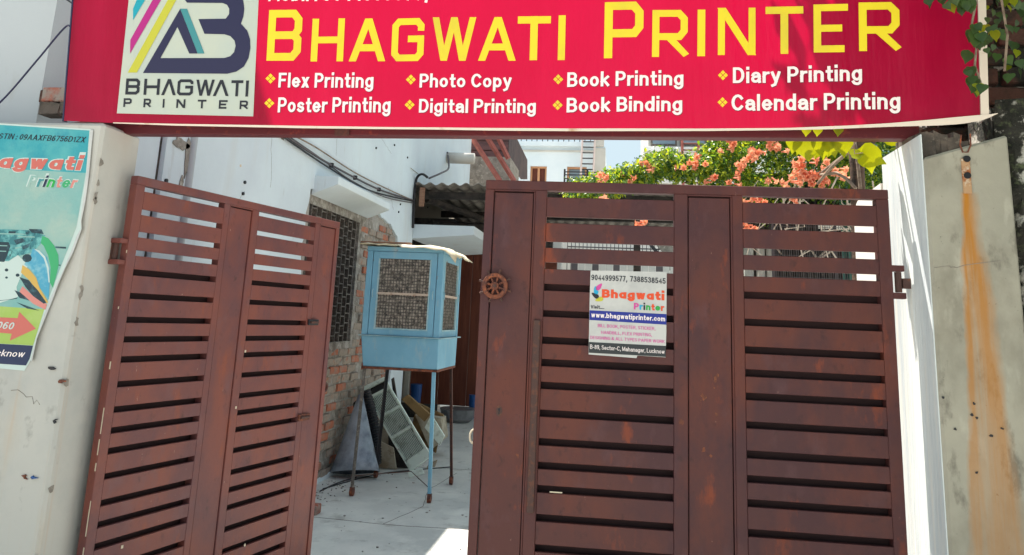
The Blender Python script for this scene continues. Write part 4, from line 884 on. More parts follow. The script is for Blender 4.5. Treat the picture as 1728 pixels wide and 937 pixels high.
flat(PP, [q3(*q) for q in ((-200, 520), (118, 535), (128, 492), (238, 605), (66, 684), (78, 638), (-200, 615))], .0012, 'arrow', M['coral'], poster)
text(PP, '9044999577, 7388060', -150, 23.5, 545, 556.5, 533, .0017, M['poster_white'], poster, bold=.16, shear=.2)
text(PP, 'Sector-C, Mahanagar, Lucknow', -190, 42, 592, 603, 581, .0013, M['printwhite'], poster, bold=.13, shear=.2)

# ---------------------------------------------------------------- evaporative cooler on its stand
ac = thing('air_cooler', 'light blue metal air cooler with straw pads standing on tall thin legs in the passage', 'air cooler', (-1.83, 6.8, 0))
X0, X1, Y0, Y1, Z0, ZM, Z1 = -2.175, -1.49, 6.43, 7.2, 1.05, 1.305, 2.075
b = MB(); b.hexa([(X0+.03, Y0+.02, Z0), (X1-.0, Y0+.02, Z0), (X1, Y1-.02, Z0), (X0+.03, Y1-.02, Z0)], [(X0, Y0, ZM), (X1+.0, Y0, ZM), (X1, Y1, ZM), (X0, Y1, ZM)])
b.build('tank', M['cooler'], ac, bevel=.004)
B(X0-.02, X1+.03, Y0-.02, Y1+.02, ZM+.001, ZM+.008).build('tank_rim', M['cooler_pale'], ac)
for x_ in (X0, X1-.05):
    for y_ in (Y0, Y1-.05): B(x_, x_+.05, y_, y_+.05, ZM+.009, Z1-.041).build('corner_post', M['cooler'], ac, bevel=.002)
B(X0-.004, X1+.004, Y0-.004, Y1+.004, Z1-.04, Z1).build('top_cover', M['cooler'], ac, bevel=.003)
B(X0+.08, X1-.08, Y0+.10, Y1-.10, ZM+.009, Z1-.045).build('fan_housing', M['dark_brown'], ac)
def panel(xf, W, Hh):
    """louvred pad door in the local x-z plane, facing -y"""
    fr = MB(xf)
    fr.box(0, .05, 0, .02, 0, Hh); fr.box(W-.05, W, 0, .02, 0, Hh); fr.box(.0501, W-.0501, 0, .02, 0, .05); fr.box(.0501, W-.0501, 0, .02, Hh-.06, Hh)
    f = fr.build('pad_door', M['cooler'], ac, bevel=.002)
    il = MB(xf); il.box(.05, .062, -.004, .016, .05, Hh-.06).box(W-.062, W-.05, -.004, .016, .05, Hh-.06).box(.0621, W-.0621, -.004, .016, .05, .062)
    il.build('inner_frame', M['cooler_pale'], f)
    MB(xf).box(.0625, W-.0625, .014, .05, .0625, Hh-.062).build('straw_pad', M['pad'], f)
    zc = (.05+Hh-.06)/2
    MB(xf).box(.0621, W-.0621, -.003, .011, zc-.009, zc+.012).build('middle_bar', M['bar_pale'], f)
    q = MB(xf)
    n_ = int((W-.124)/.026)
    for i in range(1, n_):
        x_ = .062+(W-.124)*i/n_; q.box(x_-.0028, x_+.0028, .006, .0085, .0625, Hh-.062)
    m_ = int((Hh-.122)/.026)
    for i in range(1, m_):
        z_ = .062+(Hh-.122)*i/m_
        if abs(z_-zc) > .015: q.box(.0625, W-.0625, .0088, .0112, z_-.0028, z_+.0028)
    q.build('wire_mesh', M['mesh_grey'], f, kind='stuff')
    for x_ in (.02, W-.02):
        h_ = MB(xf); h_.tube([(x_, 0, zc-.035), (x_, -.016, zc-.025), (x_, -.016, zc+.025), (x_, 0, zc+.035)], .004, 6); h_.build('handle', M['cooler_pale'], f)
Wf, Hf = X1-X0-.11, Z1-.042-ZM-.012
panel(Matrix.Translation((X0+.055, Y0+.004, ZM+.011)), Wf, Hf)
panel(Matrix.Translation((X1-.004, Y0+.055, ZM+.011)) @ Matrix.Rotation(R(90), 4, 'Z'), Y1-Y0-.11, Hf)
panel(Matrix.Translation((X0+.004, Y1-.055, ZM+.011)) @ Matrix.Rotation(R(-90), 4, 'Z'), Y1-Y0-.11, Hf)
B(X0+.055, X1-.055, Y1-.02, Y1, ZM+.01, Z1-.045).build('back_panel', M['cooler'], ac)
B(X0-.03, X0-.005, Y1-.35, Y1-.1, ZM+.05, ZM+.6).build('side_flap', M['teal'], ac)
def angle(x, y, x2, y2, sx, sy, m_):
    q = MB(); w_ = .028
    q.hexa([(x2, y2, .07), (x2+sx*w_, y2, .07), (x2+sx*w_, y2+sy*.004, .07), (x2, y2+sy*.004, .07)], [(x, y, Z0-.021), (x+sx*w_, y, Z0-.021), (x+sx*w_, y+sy*.004, Z0-.021), (x, y+sy*.004, Z0-.021)])
    q.hexa([(x2, y2+sy*.0045, .07), (x2+sx*.004, y2+sy*.0045, .07), (x2+sx*.004, y2+sy*w_, .07), (x2, y2+sy*w_, .07)], [(x, y+sy*.0045, Z0-.021), (x+sx*.004, y+sy*.0045, Z0-.021), (x+sx*.004, y+sy*w_, Z0-.021), (x, y+sy*w_, Z0-.021)])
    l_ = q.build('leg', m_, ac)
    cx, cy2 = x2+sx*.012, y2+sy*.012
    MB().tube([(cx-.014, cy2, .036), (cx+.014, cy2, .036)], .035, 14).build('caster', M['rust'], l_)
    B(cx-.018, cx+.018, cy2-.012, cy2+.012, .052, .072).build('caster_fork', M['rust_dark'], l_)
fl, fr_, br, bl = (-2.165, 6.44), (-1.475, 6.42), (-1.45, 7.17), (-2.2, 7.22)
angle(X0+.03, Y0+.03, fl[0], fl[1], 1, 1, M['wire']); angle(X1-.02, Y0+.03, fr_[0], fr_[1], -1, 1, M['cooler'])
angle(X1-.02, Y1-.04, br[0], br[1], -1, -1, M['rust_dark']); angle(X0+.03, Y1-.04, bl[0], bl[1], 1, -1, M['dark'])
q = MB()
for (x_, y_, xx, yy) in ((X0+.02, Y0+.012, X1-.0, Y0+.04), (X0+.02, Y1-.04, X1, Y1-.012), (X0+.02, Y0+.041, X0+.045, Y1-.041), (X1-.028, Y0+.041, X1, Y1-.041)): q.box(x_, xx, y_, yy, Z0-.02, Z0-.001)
q.build('stand_frame', M['rust'], ac)
q = MB(); q.tube([(fl[0], fl[1], .16), (-1.8, 7.0, .12), (-1.5, 6.48, .10)], .004, 5); q.build('brace_wire', M['rust_dark'], ac)
# plastic dust sheet laid over the top
q = MB(); nx, ny = 22, 14; vs = []; rr = random.Random(9)
for j in range(ny+1):
    for i in range(nx+1):
        x_ = X0-.06+(X1-X0+.16)*i/nx; y_ = Y0-.06+(Y1-Y0+.12)*j/ny
        z_ = Z1+.010+.016*mnoise.noise(Vector((x_*9, y_*9, 3)))+.008*mnoise.noise(Vector((x_*30, y_*30, 1)))+.009
        ex = max(0, x_-(X1+.005)); ey = max(0, (Y0-.005)-y_)
        z_ -= ex*.75+ey*.5*(1 if x_ > X0+.3 else 0)
        x_ += rr.uniform(-.006, .006)+(.014*mnoise.noise(Vector((y_*12, 7, 1))) if i in (0, nx) else 0); y_ += .02*mnoise.noise(Vector((x_*11, 2, 5))) if j in (0, ny) else 0
        if i == nx and j < 4: z_ -= .03*(4-j)/4; x_ += .02
        vs.append((x_, y_, max(z_, Z1+.004) if ex == 0 and ey == 0 else z_))
q.add(vs, [(j*(nx+1)+i, j*(nx+1)+i+1, (j+1)*(nx+1)+i+1, (j+1)*(nx+1)+i) for j in range(ny) for i in range(nx)])
o = sole(q, 'dust_sheet', M['cloth'], 'crumpled cream plastic sheet draped over the top of the blue air cooler', 'sheet', smooth=True)
md = o.modifiers.new('s', 'SOLIDIFY'); md.thickness = .006
sole(B(X0-.09, X1-.32, Y0+.05, Y0+.11, Z1+.036, Z1+.048), 'lath', M['wood'], 'thin brown lath lying on the sheet on top of the air cooler', 'lath')

# ---------------------------------------------------------------- scrap behind the cooler
# sheet metal funnel leaning on the wall
q = MB(); n = 26; vs = []; fs = []
c0 = Vector((-2.37, 7.14, .17)); c1 = Vector((-2.44, 7.34, .84)); ax = (c1-c0).normalized(); u_ = ax.cross(Vector((0, 1, 0))).normalized(); v_ = ax.cross(u_)
for t, r_ in ((0, .235), (.15, .20), (.5, .125), (1, .022)):
    for i in range(n):
        a = 2*math.pi*i/n; vs.append(c0+(c1-c0)*t+(u_*math.cos(a)+v_*math.sin(a)*.62)*r_)
for k in range(3): fs += [(k*n+i, k*n+(i+1) % n, (k+1)*n+(i+1) % n, (k+1)*n+i) for i in range(n)]
mz = min(v.z for v in vs); vs = [v-Vector((0, 0, mz-.002)) for v in vs]
q.add(vs, fs); o = sole(q, 'metal_funnel', M['zinc'], 'dull grey sheet metal cone leaning against the bare brick wall', 'cone', smooth=True)
o.modifiers.new('s', 'SOLIDIFY').thickness = .003
q = MB(); pts, rs = [], []
for i in range(56):
    t = i/55; pa_, pb_ = onY(633, 792, 7.42), onY(614, 668, 7.42); pts.append((pa_.x+(pb_.x-pa_.x)*t+.035*math.sin(math.pi*t), 7.42+.04*t, max(pa_.z, .08)+(pb_.z-pa_.z)*t)); rs.append(.062*(1-.15*t) if i % 2 else .052*(1-.15*t))
q.tube(pts, rs, 14); sole(q, 'ribbed_pipe', M['black'], 'black ribbed plastic pipe standing between the metal cone and the pale grille', 'pipe')
# pale slatted grille panel
g0, g1, g2, g3 = onY(694, 797, 7.5), onY(729, 770, 7.5), onY(650, 637, 7.85), onY(611, 656, 7.85)
g0.z = max(g0.z, .02)
gp = thing('grille_panel', 'pale green plastic grille panel leaning diagonally behind the cooler legs', 'grille', tuple((g0+g1)/2))
def gq(a, c, d=0):        # a across, c along
    P_ = g0*(1-a)*(1-c)+g1*a*(1-c)+g2*a*c+g3*(1-a)*c
    return P_ + gn*d
gn = (g1-g0).cross(g3-g0).normalized()
if gn.y > 0: gn = -gn
def gbar(a0, a1, c0_, c1_, d0, d1, name, m_, par=None):
    q = MB(); q.hexa([gq(a0, c0_, d0), gq(a1, c0_, d0), gq(a1, c1_, d0), gq(a0, c1_, d0)], [gq(a0, c0_, d1), gq(a1, c0_, d1), gq(a1, c1_, d1), gq(a0, c1_, d1)])
    return q.build(name, m_, par or gp)
gbar(0, .07, 0, 1, 0, .03, 'frame_side', M['grille']); gbar(.93, 1, 0, 1, 0, .03, 'frame_side', M['grille'])
gbar(.071, .929, 0, .10, 0, .03, 'frame_end', M['grille']); gbar(.071, .929, .96, 1, 0, .03, 'frame_end', M['grille'])
for c in (.36, .61, .85): gbar(.071, .929, c, c+.028, 0, .028, 'crosspiece', M['grille'])
gbar(.05, .95, .02, .98, -.03, -.002, 'backing', M['dark_brown'])
gbar(.15, .75, .895, .94, .001, .012, 'display_window', M['dark'])
for (c0_, c1_) in ((.103, .357), (.391, .607), (.641, .847)):
    for i in range(14):
        a = .10+i*.0595
        gbar(a, a+.022, c0_, c1_, .004, .02, 'slat', M['grille'])
# tilted boards and boxes around it
def board(pxs, Y_, th, name, m_, label, cat, grp=None, dy=(0, 0, 0, 0)):
    P_ = [onY(x, y, Y_+e) for (x, y), e in zip(pxs, dy)]
    for p in P_: p.z = max(p.z, .006)
    n_ = (P_[1]-P_[0]).cross(P_[3]-P_[0]).normalized()
    if n_.y < 0: n_ = -n_
    q = MB(); q.slab(P_, n_*th)
    mz = min(v.z for v in q.v)
    if mz < .004:
        for v in q.v: v.z += .004-mz
    return sole(q, name, m_, label, cat, grp, bevel=.003)
board([(640, 790), (690, 800), (672, 690), (640, 655)], 7.95, .03, 'chipboard', M['junk'], 'pale dusty board standing between the ribbed pipe and the grille panel', 'board')
board([(700, 700), (726, 760), (748, 742), (744, 706)], 8.4, .25, 'carton', M['junk'], 'dusty beige carton on the floor right of the leaning grille', 'box')
board([(677, 674), (716, 712), (726, 700), (688, 666)], 8.2, .05, 'plank', M['junkbrown'], 'short brown plank resting slantwise on the beige carton', 'plank')
board([(690, 735), (735, 765), (748, 700), (705, 680)], 8.55, .04, 'plywood_sheet', M['junkbrown'], 'stained brown plywood piece leaning behind the beige carton', 'board')
board([(655, 800), (688, 800), (688, 762), (655, 735)], 7.7, .03, 'recess_panel', M['dark_brown'], 'dark panel standing for a shaded recess low down behind the leaning grille', 'panel')  # dark sheet drawn for the shaded recess of a box
board([(660, 640), (668, 700), (674, 700), (664, 637)], 7.95, .03, 'rib_strip', M['dark_brown'], 'narrow dark strip upright behind the top of the grille', 'strip')
board([(632, 800), (668, 806), (664, 756), (636, 742)], 7.62, .02, 'bent_sheet', M['junk'], 'bent beige metal sheet on the floor behind the dark rear cooler leg', 'sheet')
board([(716, 722), (742, 752), (750, 736), (728, 700)], 8.15, .03, 'torn_board', M['grille'], 'small pale broken board lying against the beige carton', 'board')
board([(690, 806), (716, 800), (712, 790), (688, 796)], 7.3, .015, 'broken_piece', M['grille'], 'broken pale plastic piece at the foot of the leaning grille', 'scrap')
board([(718, 792), (734, 788), (738, 776), (724, 782)], 7.6, .015, 'broken_piece', M['junk'], 'dusty beige scrap on the floor right of the grille foot', 'scrap')
board([(596, 680), (600, 790), (604, 790), (606, 672)], 7.5, .01, 'dark_strip', M['dark_brown'], 'thin dark strip standing behind the metal cone', 'strip')
cable([onZ(545, 825, .006), onZ(590, 812, .006), onZ(640, 800, .006), onZ(700, 793, .006), onZ(763, 788, .006)], .005, M['dark'], 'black wire trailing over the concrete behind the cooler legs', name='wire')
cable([onZ(540, 829, .006), onZ(570, 815, .006), onZ(600, 806, .006)], .006, M['dark'], 'short dark wire on the concrete by the foot of the brick wall', name='wire')
p = onZ(533, 868, 0)
sole(B(p.x-.11, p.x+.02, p.y-.05, p.y+.05, .001, .07), 'loose_brick', M['brick_b'], 'loose pinkish brick on the floor beside the open gate leaf', 'brick', bevel=.006)

# ---------------------------------------------------------------- shed at the back of the passage
shed = thing('shed', 'dark lean-to shed with corrugated roof at the end of the passage', 'shed', (-1.0, 9.3, 0))
q = MB(); x0, x1 = -2.56, 1.05; n = 150; vs = []; ys = [9.2, 10.6, 12.0]
for y_ in ys:
    for i in range(n+1):
        x_ = x0+(x1-x0)*i/n; vs.append((x_, y_, 3.14+(y_-9.2)*-.05+.018*math.sin((x_-x0)*2*math.pi/.155)+.01*mnoise.noise(Vector((x_*2, y_, 0)))))
q.add(vs, [(j*(n+1)+i, j*(n+1)+i+1, (j+1)*(n+1)+i+1, (j+1)*(n+1)+i) for j in range(2) for i in range(n)])
o = q.build('roof', M['asbestos'], shed, smooth=True); o.modifiers.new('s', 'SOLIDIFY').thickness = .012
for y_ in (9.4, 10.7, 11.9): B(-2.56, 1.05, y_, y_+.07, 2.99-(y_-9.2)*.05, 3.08-(y_-9.2)*.05).build('rafter', M['dark_brown'], shed)
for x_ in (-1.2, .2, 1.0): B(x_, x_+.08, 9.38, 9.46, 0, 2.98).build('post', M['dark_brown'], shed)
B(-4.2, -1.05, 12.3, 12.45, 2.52, 3.1).build('back_wall', M['dark_brown'], shed)
hood(9.36, 11.9, -2.62, -1.80, 2.635, 2.45, 2.52).build('door_hood', M['white_wall'], shed)
b = MB(); b.tube([(-2.5, 9.6, 3.0), (-1.7, 11, 2.85), (-1.0, 11.8, 2.75)], .05, 6); b.tube([(-2.5, 10, 2.7), (-1.6, 10.4, 2.72), (-.9, 11, 2.7)], .07, 7); b.build('lumber', M['dark_brown'], shed)
B(-2.50, -2.44, 9.22, 9.26, 2.85, 3.09).build('bracket', M['wood'], shed)
# doors
dr = thing('double_door', 'brown varnished wooden doors under the shed at the end of the passage', 'door', (-2.2, 12.2, 0))
for i in range(5):
    a = -3.25+i*.46
    B(a, a+.455, 12.2, 12.24, .12, 2.51).build('door_panel', M['door'], dr, bevel=.006)
B(-3.33, -3.26, 12.14, 12.26, 0, 2.55).build('door_frame', M['slab'], dr)
sole(B(-4.2, -3.75, 11.0, 11.1, 0, 2.6), 'inner_wall', M['white_wall'], 'narrow strip of white wall beyond the plastered corner', 'wall')
p = onY(702, 662, 11.6)
q = MB(); q.tube([(p.x, 11.6, p.z-.18), (p.x, 11.6, p.z+.12)], [.075, .09], 16); sole(q, 'bucket', M['tarp_blue'], 'blue plastic bucket by the brown doors', 'bucket', smooth=False)
sole(B(p.x-.3, p.x+.3, 11.45, 11.8, 0, p.z-.182), 'low_bench', M['dark_brown'], 'low dark bench under the blue bucket', 'bench')
p = onZ(772, 712, 0)
q = MB(); q.tube([(p.x, p.y, .002), (p.x, p.y, .05), (p.x, p.y, .17), (p.x, p.y, .19)], [.17, .23, .26, .27], 22); sole(q, 'basin', M['steel'], 'dull metal basin on the floor in front of the brown doors', 'basin')
p = onY(797, 690, 11.8); q = MB(); q.tube([(p.x, 11.8, .002), (p.x, 11.8, .34)], [.05, .06], 14); sole(q, 'jerrycan', M['tarp_blue'], 'dark blue can beside the basin at the edge of the right gate leaf', 'can')

# ---------------------------------------------------------------- houses at the back
fh = thing('far_house', 'pale blue-white house with roof railing and shuttered windows beyond the passage', 'house', (-1.6, 20, 0))
XR = -.36
def hole_wall(x0, x1, z0, z1, y, th, holes, m_, name, par):
    zs = sorted({z0, z1, *[h[2] for h in holes], *[h[3] for h in holes]}); xs = sorted({x0, x1, *[h[0] for h in holes], *[h[1] for h in holes]}); q = MB()
    for i in range(len(xs)-1):
        for j in range(len(zs)-1):
            cx, cz_ = (xs[i]+xs[i+1])/2, (zs[j]+zs[j+1])/2
            if any(h[0] < cx < h[1] and h[2] < cz_ < h[3] for h in holes): continue
            q.box(xs[i], xs[i+1], y, y+th, zs[j], zs[j+1])
    return q.build(name, m_, par)
wa, wb = onY(895, 280, 20), onY(922, 306, 20); wc, wd_ = onY(957, 281, 20), onY(980, 306, 20)
zc = onY(940, 247, 20).z
H1 = (wa.x, wb.x, wb.z-.3, wa.z); H2 = (wc.x, wd_.x+.15, wd_.z-.3, wc.z)
hole_wall(-7, XR, 0, zc, 20, .25, [H1, H2], M['far_white'], 'wall', fh)
B(-7, XR, 20.26, 26, 0, zc-.01).build('house_body', M['far_white'], fh)
B(-.66, XR+.005, 19.96, 19.998, 0, zc-.05).build('pilaster', M['far_grey'], fh)
B(-7.05, -.62, 19.86, 19.998, zc-.02, zc+.10).build('cornice', M['far_white'], fh); B(-7.05, -.62, 19.93, 19.998, zc-.16, zc-.12).build('cornice', M['far_grey'], fh)
for Hh in (H1, H2):
    wf = B(Hh[0]+.001, Hh[1]-.001, 20.08, 20.14, Hh[3]-.05, Hh[3]-.001).box(Hh[0]+.001, Hh[0]+.05, 20.08, 20.14, Hh[2], Hh[3]-.051).box(Hh[1]-.05, Hh[1]-.001, 20.08, 20.14, Hh[2], Hh[3]-.051).build('window', M['shutter'], fh)
    if Hh is H1:
        B((Hh[0]+Hh[1])/2-.03, (Hh[0]+Hh[1])/2+.03, 20.07, 20.13, Hh[2], Hh[3]-.052).build('mullion', M['shutter'], wf)
        B(Hh[0]+.052, Hh[1]-.052, 20.075, 20.12, Hh[2]+.25, Hh[2]+.30).build('transom', M['shutter'], wf)
    B(Hh[0]+.002, Hh[1]-.002, 20.16, 20.17, Hh[2], Hh[3]-.01).build('pane', M['glass'] if Hh is H2 else M['door'], wf)
q = MB(); z0 = zc+.10
for i in range(44):
    x_ = -7+i*.145; q.tube([(x_, 19.93, z0), (x_+(.03 if i % 3 else -.02), 19.93, z0+.4), (x_, 19.93, z0+.85)], .013, 5)
q.box(-7, -.62, 19.915, 19.945, z0+.85, z0+.89); q.build('roof_railing', M['dark'], fh)
B(-.66, -.40, 19.9, 20.2, zc+.0, zc+1.2).build('roof_post', M['far_grey'], fh)
def ladder(pa, pb, Y_, wid, n_, label, m1, m2):
    t = thing('ladder', label, 'ladder', tuple(pa))
    a, c = Vector(pa), Vector(pb); w_ = Vector((wid, 0, 0))
    for k in (0, 1): MB().tube([a+w_*k, c+w_*k], .028, 6).build('rail', m1, t)
    for i in range(n_):
        p_ = a+(c-a)*(i+.5)/n_; MB().tube([p_, p_+w_], .019, 5).build('rung', m2, t)
pa = onY(979, 310, 19.7); pb = onY(984, 225, 19.7)
ladder(tuple(pa-Vector((0, 0, .3))), tuple(pb+Vector((0, 0, .3))), 19.7, onY(1000, 310, 19.7).x-pa.x, 13, 'pale iron ladder fixed to the corner of the blue-white house', M['ladder_pale'], M['dark'])
# black balcony rail in front of it
br_ = thing('balcony_railing', 'black metal railing of a balcony below the pale ladder', 'railing', tuple(onY(955, 300, 17)))
a, c = onY(953, 290, 17), onY(1045, 289, 17); zb = onY(953, 300, 17).z-.6
for i, dz in enumerate((0, .07, .16, .25, .34, .43)): B(a.x, c.x+.6, 17, 17.02, a.z-dz-.012, a.z-dz+.012).build('rail', M['dark'], br_)
for x_ in (a.x, a.x+.52, a.x+1.04, a.x+1.56): B(x_-.02, x_+.02, 16.975, 16.998, zb, a.z+.06).build('post', M['dark'], br_)
B(a.x-.1, c.x+.8, 16.95, 19.8, zb-.2, zb).build('floor_slab', M['slab'], br_)
B(a.x, a.x+.2, 17.2, 17.4, 0, zb-.2).build('pier', M['slab'], br_); B(c.x+.4, c.x+.6, 17.2, 17.4, 0, zb-.2).build('pier', M['slab'], br_)
# rooftop cabin with maroon boards
cab = thing('rooftop_cabin', 'maroon boarded cabin on the roof behind the white rain spout', 'cabin', (-2.8, 14, 0))
zb = onY(830, 272, 14).z
B(-4.2, -2.155, 14.02, 15, zb, 6.4).build('wall', M['maroon_board'], cab)
for i in range(9):
    z_ = zb+.02+i*.19; B(-4.2, -2.11, 13.97, 13.998, z_, z_+.17).build('board', M['maroon_board'], cab)
Xs = -2.10; pp = [onX(*k, Xs) for k in ((856, 272), (883, 303), (890, 303), (890, 270), (873, 235), (862, 205))]; pp = [Vector((Xs, 14, zb))]+[pp[1], pp[2], pp[3], pp[4], pp[5], Vector((Xs, 14, pp[5].z+.4))]
q = MB(); q.slab(pp, (-.05, 0, 0)); q.build('side_sheet', M['sheet_brown'], cab)
b = B(-4.4, -2.0, 13.6, 14.9, 3.4, zb-.002); b.build('parapet', M['cement'], cab)
for i, (pa, pb) in enumerate((((795, 232), (844, 306)), ((820, 230), (868, 306)), ((840, 228), (858, 268)))):
    q = MB(); q.tube([onY(pa[0]-8, pa[1]-14, 12.9), onY(*pb, 12.95)], .045, 4)
    sole(q, 'roof_strut', M['redbrown'], ('red oxide steel strut slanting in front of the maroon cabin, the leftmost', 'red oxide steel strut slanting in front of the maroon cabin, the middle one', 'short red oxide steel strut in front of the maroon cabin, the rightmost')[i], 'strut', 'steel struts in front of the rooftop cabin')
# right background house with weatherboards
rh = thing('boarded_house', 'white weatherboarded house with grey upper windows behind the flowering vine', 'house', tuple(onY(1130, 260, 16)))
a, c = onY(1095, 246, 16), onY(1300, 250, 16)
B(a.x-.12, c.x+4, 16.05, 22, 0, a.z-.001).build('wall', M['board_white'], rh)
for i in range(16):
    z_ = a.z-.02-i*.115
    q = MB(); q.hexa([(a.x-.12-i*.03, 15.98, z_-.105), (c.x+4, 15.98, z_-.105), (c.x+4, 16.049, z_-.105), (a.x-.12-i*.03, 16.049, z_-.105)], [(a.x-.12-i*.03, 16.02, z_), (c.x+4, 16.02, z_), (c.x+4, 16.049, z_), (a.x-.12-i*.03, 16.049, z_)])
    q.build('weatherboard', M['board_white'], rh)
B(a.x, c.x+4, 16.3, 22, a.z, a.z+2.2).build('upper_wall', M['far_grey'], rh)
for i in range(7):
    x_ = a.x+.05+i*.62; wf = B(x_, x_+.56, 16.26, 16.297, a.z+.05, a.z+1.3).build('window', M['wire'], rh); B(x_+.04, x_+.52, 16.24, 16.258, a.z+.1, a.z+1.25).build('pane', M['glass'], wf)
pa = onY(1153, 285, 15.6); pb = onY(1150, 225, 15.6)
ladder(tuple(pa-Vector((0, 0, .5))), tuple(pb+Vector((0, 0, .4))), 15.6, .33, 12, 'maroon iron ladder against the white weatherboarded house', M['redbrown'], M['gate'])
# pale block wall at far right top
sole(B(*(onY(1440, 260, 9).x, onY(1540, 260, 9).x+1.2), 9, 9.2, 0, 4.2), 'screen_wall', M['net'], 'pale teal patterned wall above the right gate pillar jamb', 'wall')

# yard seen through the gaps of the right leaf
st = thing('stair_railing', 'grey metal stair railing in the yard behind the right gate leaf', 'railing', tuple(onY(1020, 440, 14)))
A0, A1 = onY(958, 398, 14), onY(1180, 408, 14)
for dz in (0, .10, .20, .34): B(A0.x, A1.x, 14, 14.02, A0.z-dz-.01, A0.z-dz+.01).build('rail', M['cable'], st)
for i in range(34):
    x_ = A0.x+(A1.x-A0.x)*i/33; B(x_-.006, x_+.006, 14.021, 14.035, A0.z-1.2, A0.z).build('baluster', M['cable'], st)
q = MB(); q.slab([onY(1080, 395, 13.8), onY(1086, 395, 13.8), onY(1150, 470, 13.8), onY(1142, 470, 13.8)], (0, .05, 0)); q.build('stringer', M['dark'], st)
q = MB(); q.slab([onY(1092, 395, 13.9), onY(1160, 395, 13.9), onY(1200, 470, 13.9), onY(1156, 470, 13.9)], (0, .05, 0)); q.build('stair_side', M['cement'], st)
zq = onY(1050, 436, 13.7).z
bf = thing('board_fence', 'weathered grey upright board fence below the stair railing', 'fence', (A0.x, 13.7, 0))
for i in range(20):
    x_ = A0.x+.1+i*.125; B(x_, x_+.115, 13.7, 13.72, 0, zq+random.uniform(-.01, .01)).build('board', M['far_grey'] if i % 3 else M['cable'], bf)
sole(B(A0.x-1.5, A1.x+.6, 14.8, 15.0, 0, A0.z+.25), 'yard_wall', M['board_white'], 'white yard wall behind the stair railing', 'wall')
sole(B(A0.x-.9, A0.x-.05, 13.2, 13.5, 0, A0.z+.25), 'grey_post', M['far_grey'], 'broad pale grey post left of the stair railing', 'post')
# far right of yard: columns, mesh fence, green sheets
for i, (x0p, x1p, lab, mm) in enumerate(((1255, 1272, 'pale grey concrete post, leftmost of three behind the right gate leaf', 'far_grey'), (1276, 1291, 'beige round concrete post, middle of three behind the right gate leaf', 'slab'), (1293, 1306, 'beige round concrete post, rightmost of three behind the right gate leaf', 'slab'))):
    a, c = onY(x0p, 440, 7), onY(x1p, 440, 7)
    q = MB(); q.tube([((a.x+c.x)/2, 7, 0), ((a.x+c.x)/2, 7, onY(1280, 405, 7).z)], (c.x-a.x)/2, 18); sole(q, 'concrete_post', M[mm], lab, 'post', 'concrete posts in the yard', smooth=True)
gs = thing('sheet_fence', 'dark green ribbed sheet metal fence in the yard behind the right gate leaf', 'fence', tuple(onY(1400, 440, 7.6)))
a, c = onY(1228, 440, 8.2), onY(1460, 440, 7.6); ztop = onY(1400, 295, 7.6).z; nshe = 9
for k in range(nshe):
    x0, x1 = a.x+(c.x+1.0-a.x)*k/nshe, a.x+(c.x+1.0-a.x)*(k+1)/nshe; n = 16; q = MB(); vs = []
    for z_ in (0, ztop):
        for i in range(n+1): vs.append((x0+(x1-x0)*i/n, 7.6+(.015 if (i//2) % 2 else -.015), z_))
    q.add(vs, [(i, i+1, n+2+i, n+1+i) for i in range(n)]); q.build('sheet', M['green_sheet'] if k > 3 else M['dark_brown'], gs)
B(a.x, c.x+1, 7.64, 7.70, ztop-.3, ztop-.2).build('fence_rail', M['dark_brown'], gs)
mf = thing('wire_fence', 'rusty wire mesh fence in front of the green sheets behind the right gate leaf', 'fence', tuple(onY(1400, 440, 6.6)))
a, c = onY(1306, 440, 6.6), onY(1470, 440, 6.6); q = MB(); zt = onY(1400, 372, 6.6).z
for i in range(60):
    x_ = a.x+(c.x+.3-a.x)*i/59; q.box(x_-.0017, x_+.0017, 6.6, 6.6034, .3, zt)
for i in range(36): z_ = .3+(zt-.3)*i/35; q.box(a.x, c.x+.3, 6.5965, 6.5999, z_-.0017, z_+.0017)
q.build('mesh', M['cable'], mf, kind='stuff')
for x_ in (a.x, a.x+.5, c.x+.3): B(x_-.012, x_+.012, 6.61, 6.63, 0, zt+.02).build('post', M['cable'], mf)
p = onY(1345, 384, 7.0)
sole(B(onY(1381, 384, 7).x, onY(1421, 384, 7).x, 7.0, 7.02, onY(1400, 386, 7).z, onY(1400, 381, 7).z), 'white_bar', M['board_white'], 'thin white bar across the green fence', 'bar')  # plain white bar, not a lamp

# ---------------------------------------------------------------- flowering creeper over the yard
fv = thing('flowering_vine', 'dense creeper with orange trumpet flowers arching over the yard behind the gate', 'vine', (1.1, 7.2, 0))
rv = random.Random(21)
def topz(x):       # upper outline of the mass at Y 7.2 by x (metres)
    pts = [(-.4, 2.81), (-.1, 2.90), (.1, 2.97), (.3, 3.02), (.42, 3.15), (.52, 3.05), (.78, 3.08), (.9, 3.3), (1.05, 3.5), (1.4, 3.65), (2.4, 3.8), (2.9, 3.5)]
    for i in range(len(pts)-1):
        if pts[i][0] <= x <= pts[i+1][0]: t = (x-pts[i][0])/(pts[i+1][0]-pts[i][0]); return pts[i][1]*(1-t)+pts[i+1][1]*t
    return 2.7
def leaf_into(V, F, MI, p, d, up_, L, Wd, mi, fold=.25):
    s = d.cross(up_); s = s.normalized() if s.length > 1e-4 else Vector((1, 0, 0)); n = s.cross(d).normalized()
    b0 = len(V)
    V += [p, p+d*L*.45+s*Wd*.5+n*Wd*fold, p+d*L-n*L*.08, p+d*L*.45-s*Wd*.5+n*Wd*fold, p+d*L*.5]
    F += [(b0, b0+4, b0+1), (b0+1, b0+4, b0+2), (b0, b0+3, b0+4), (b0+3, b0+2, b0+4)]; MI += [mi]*4
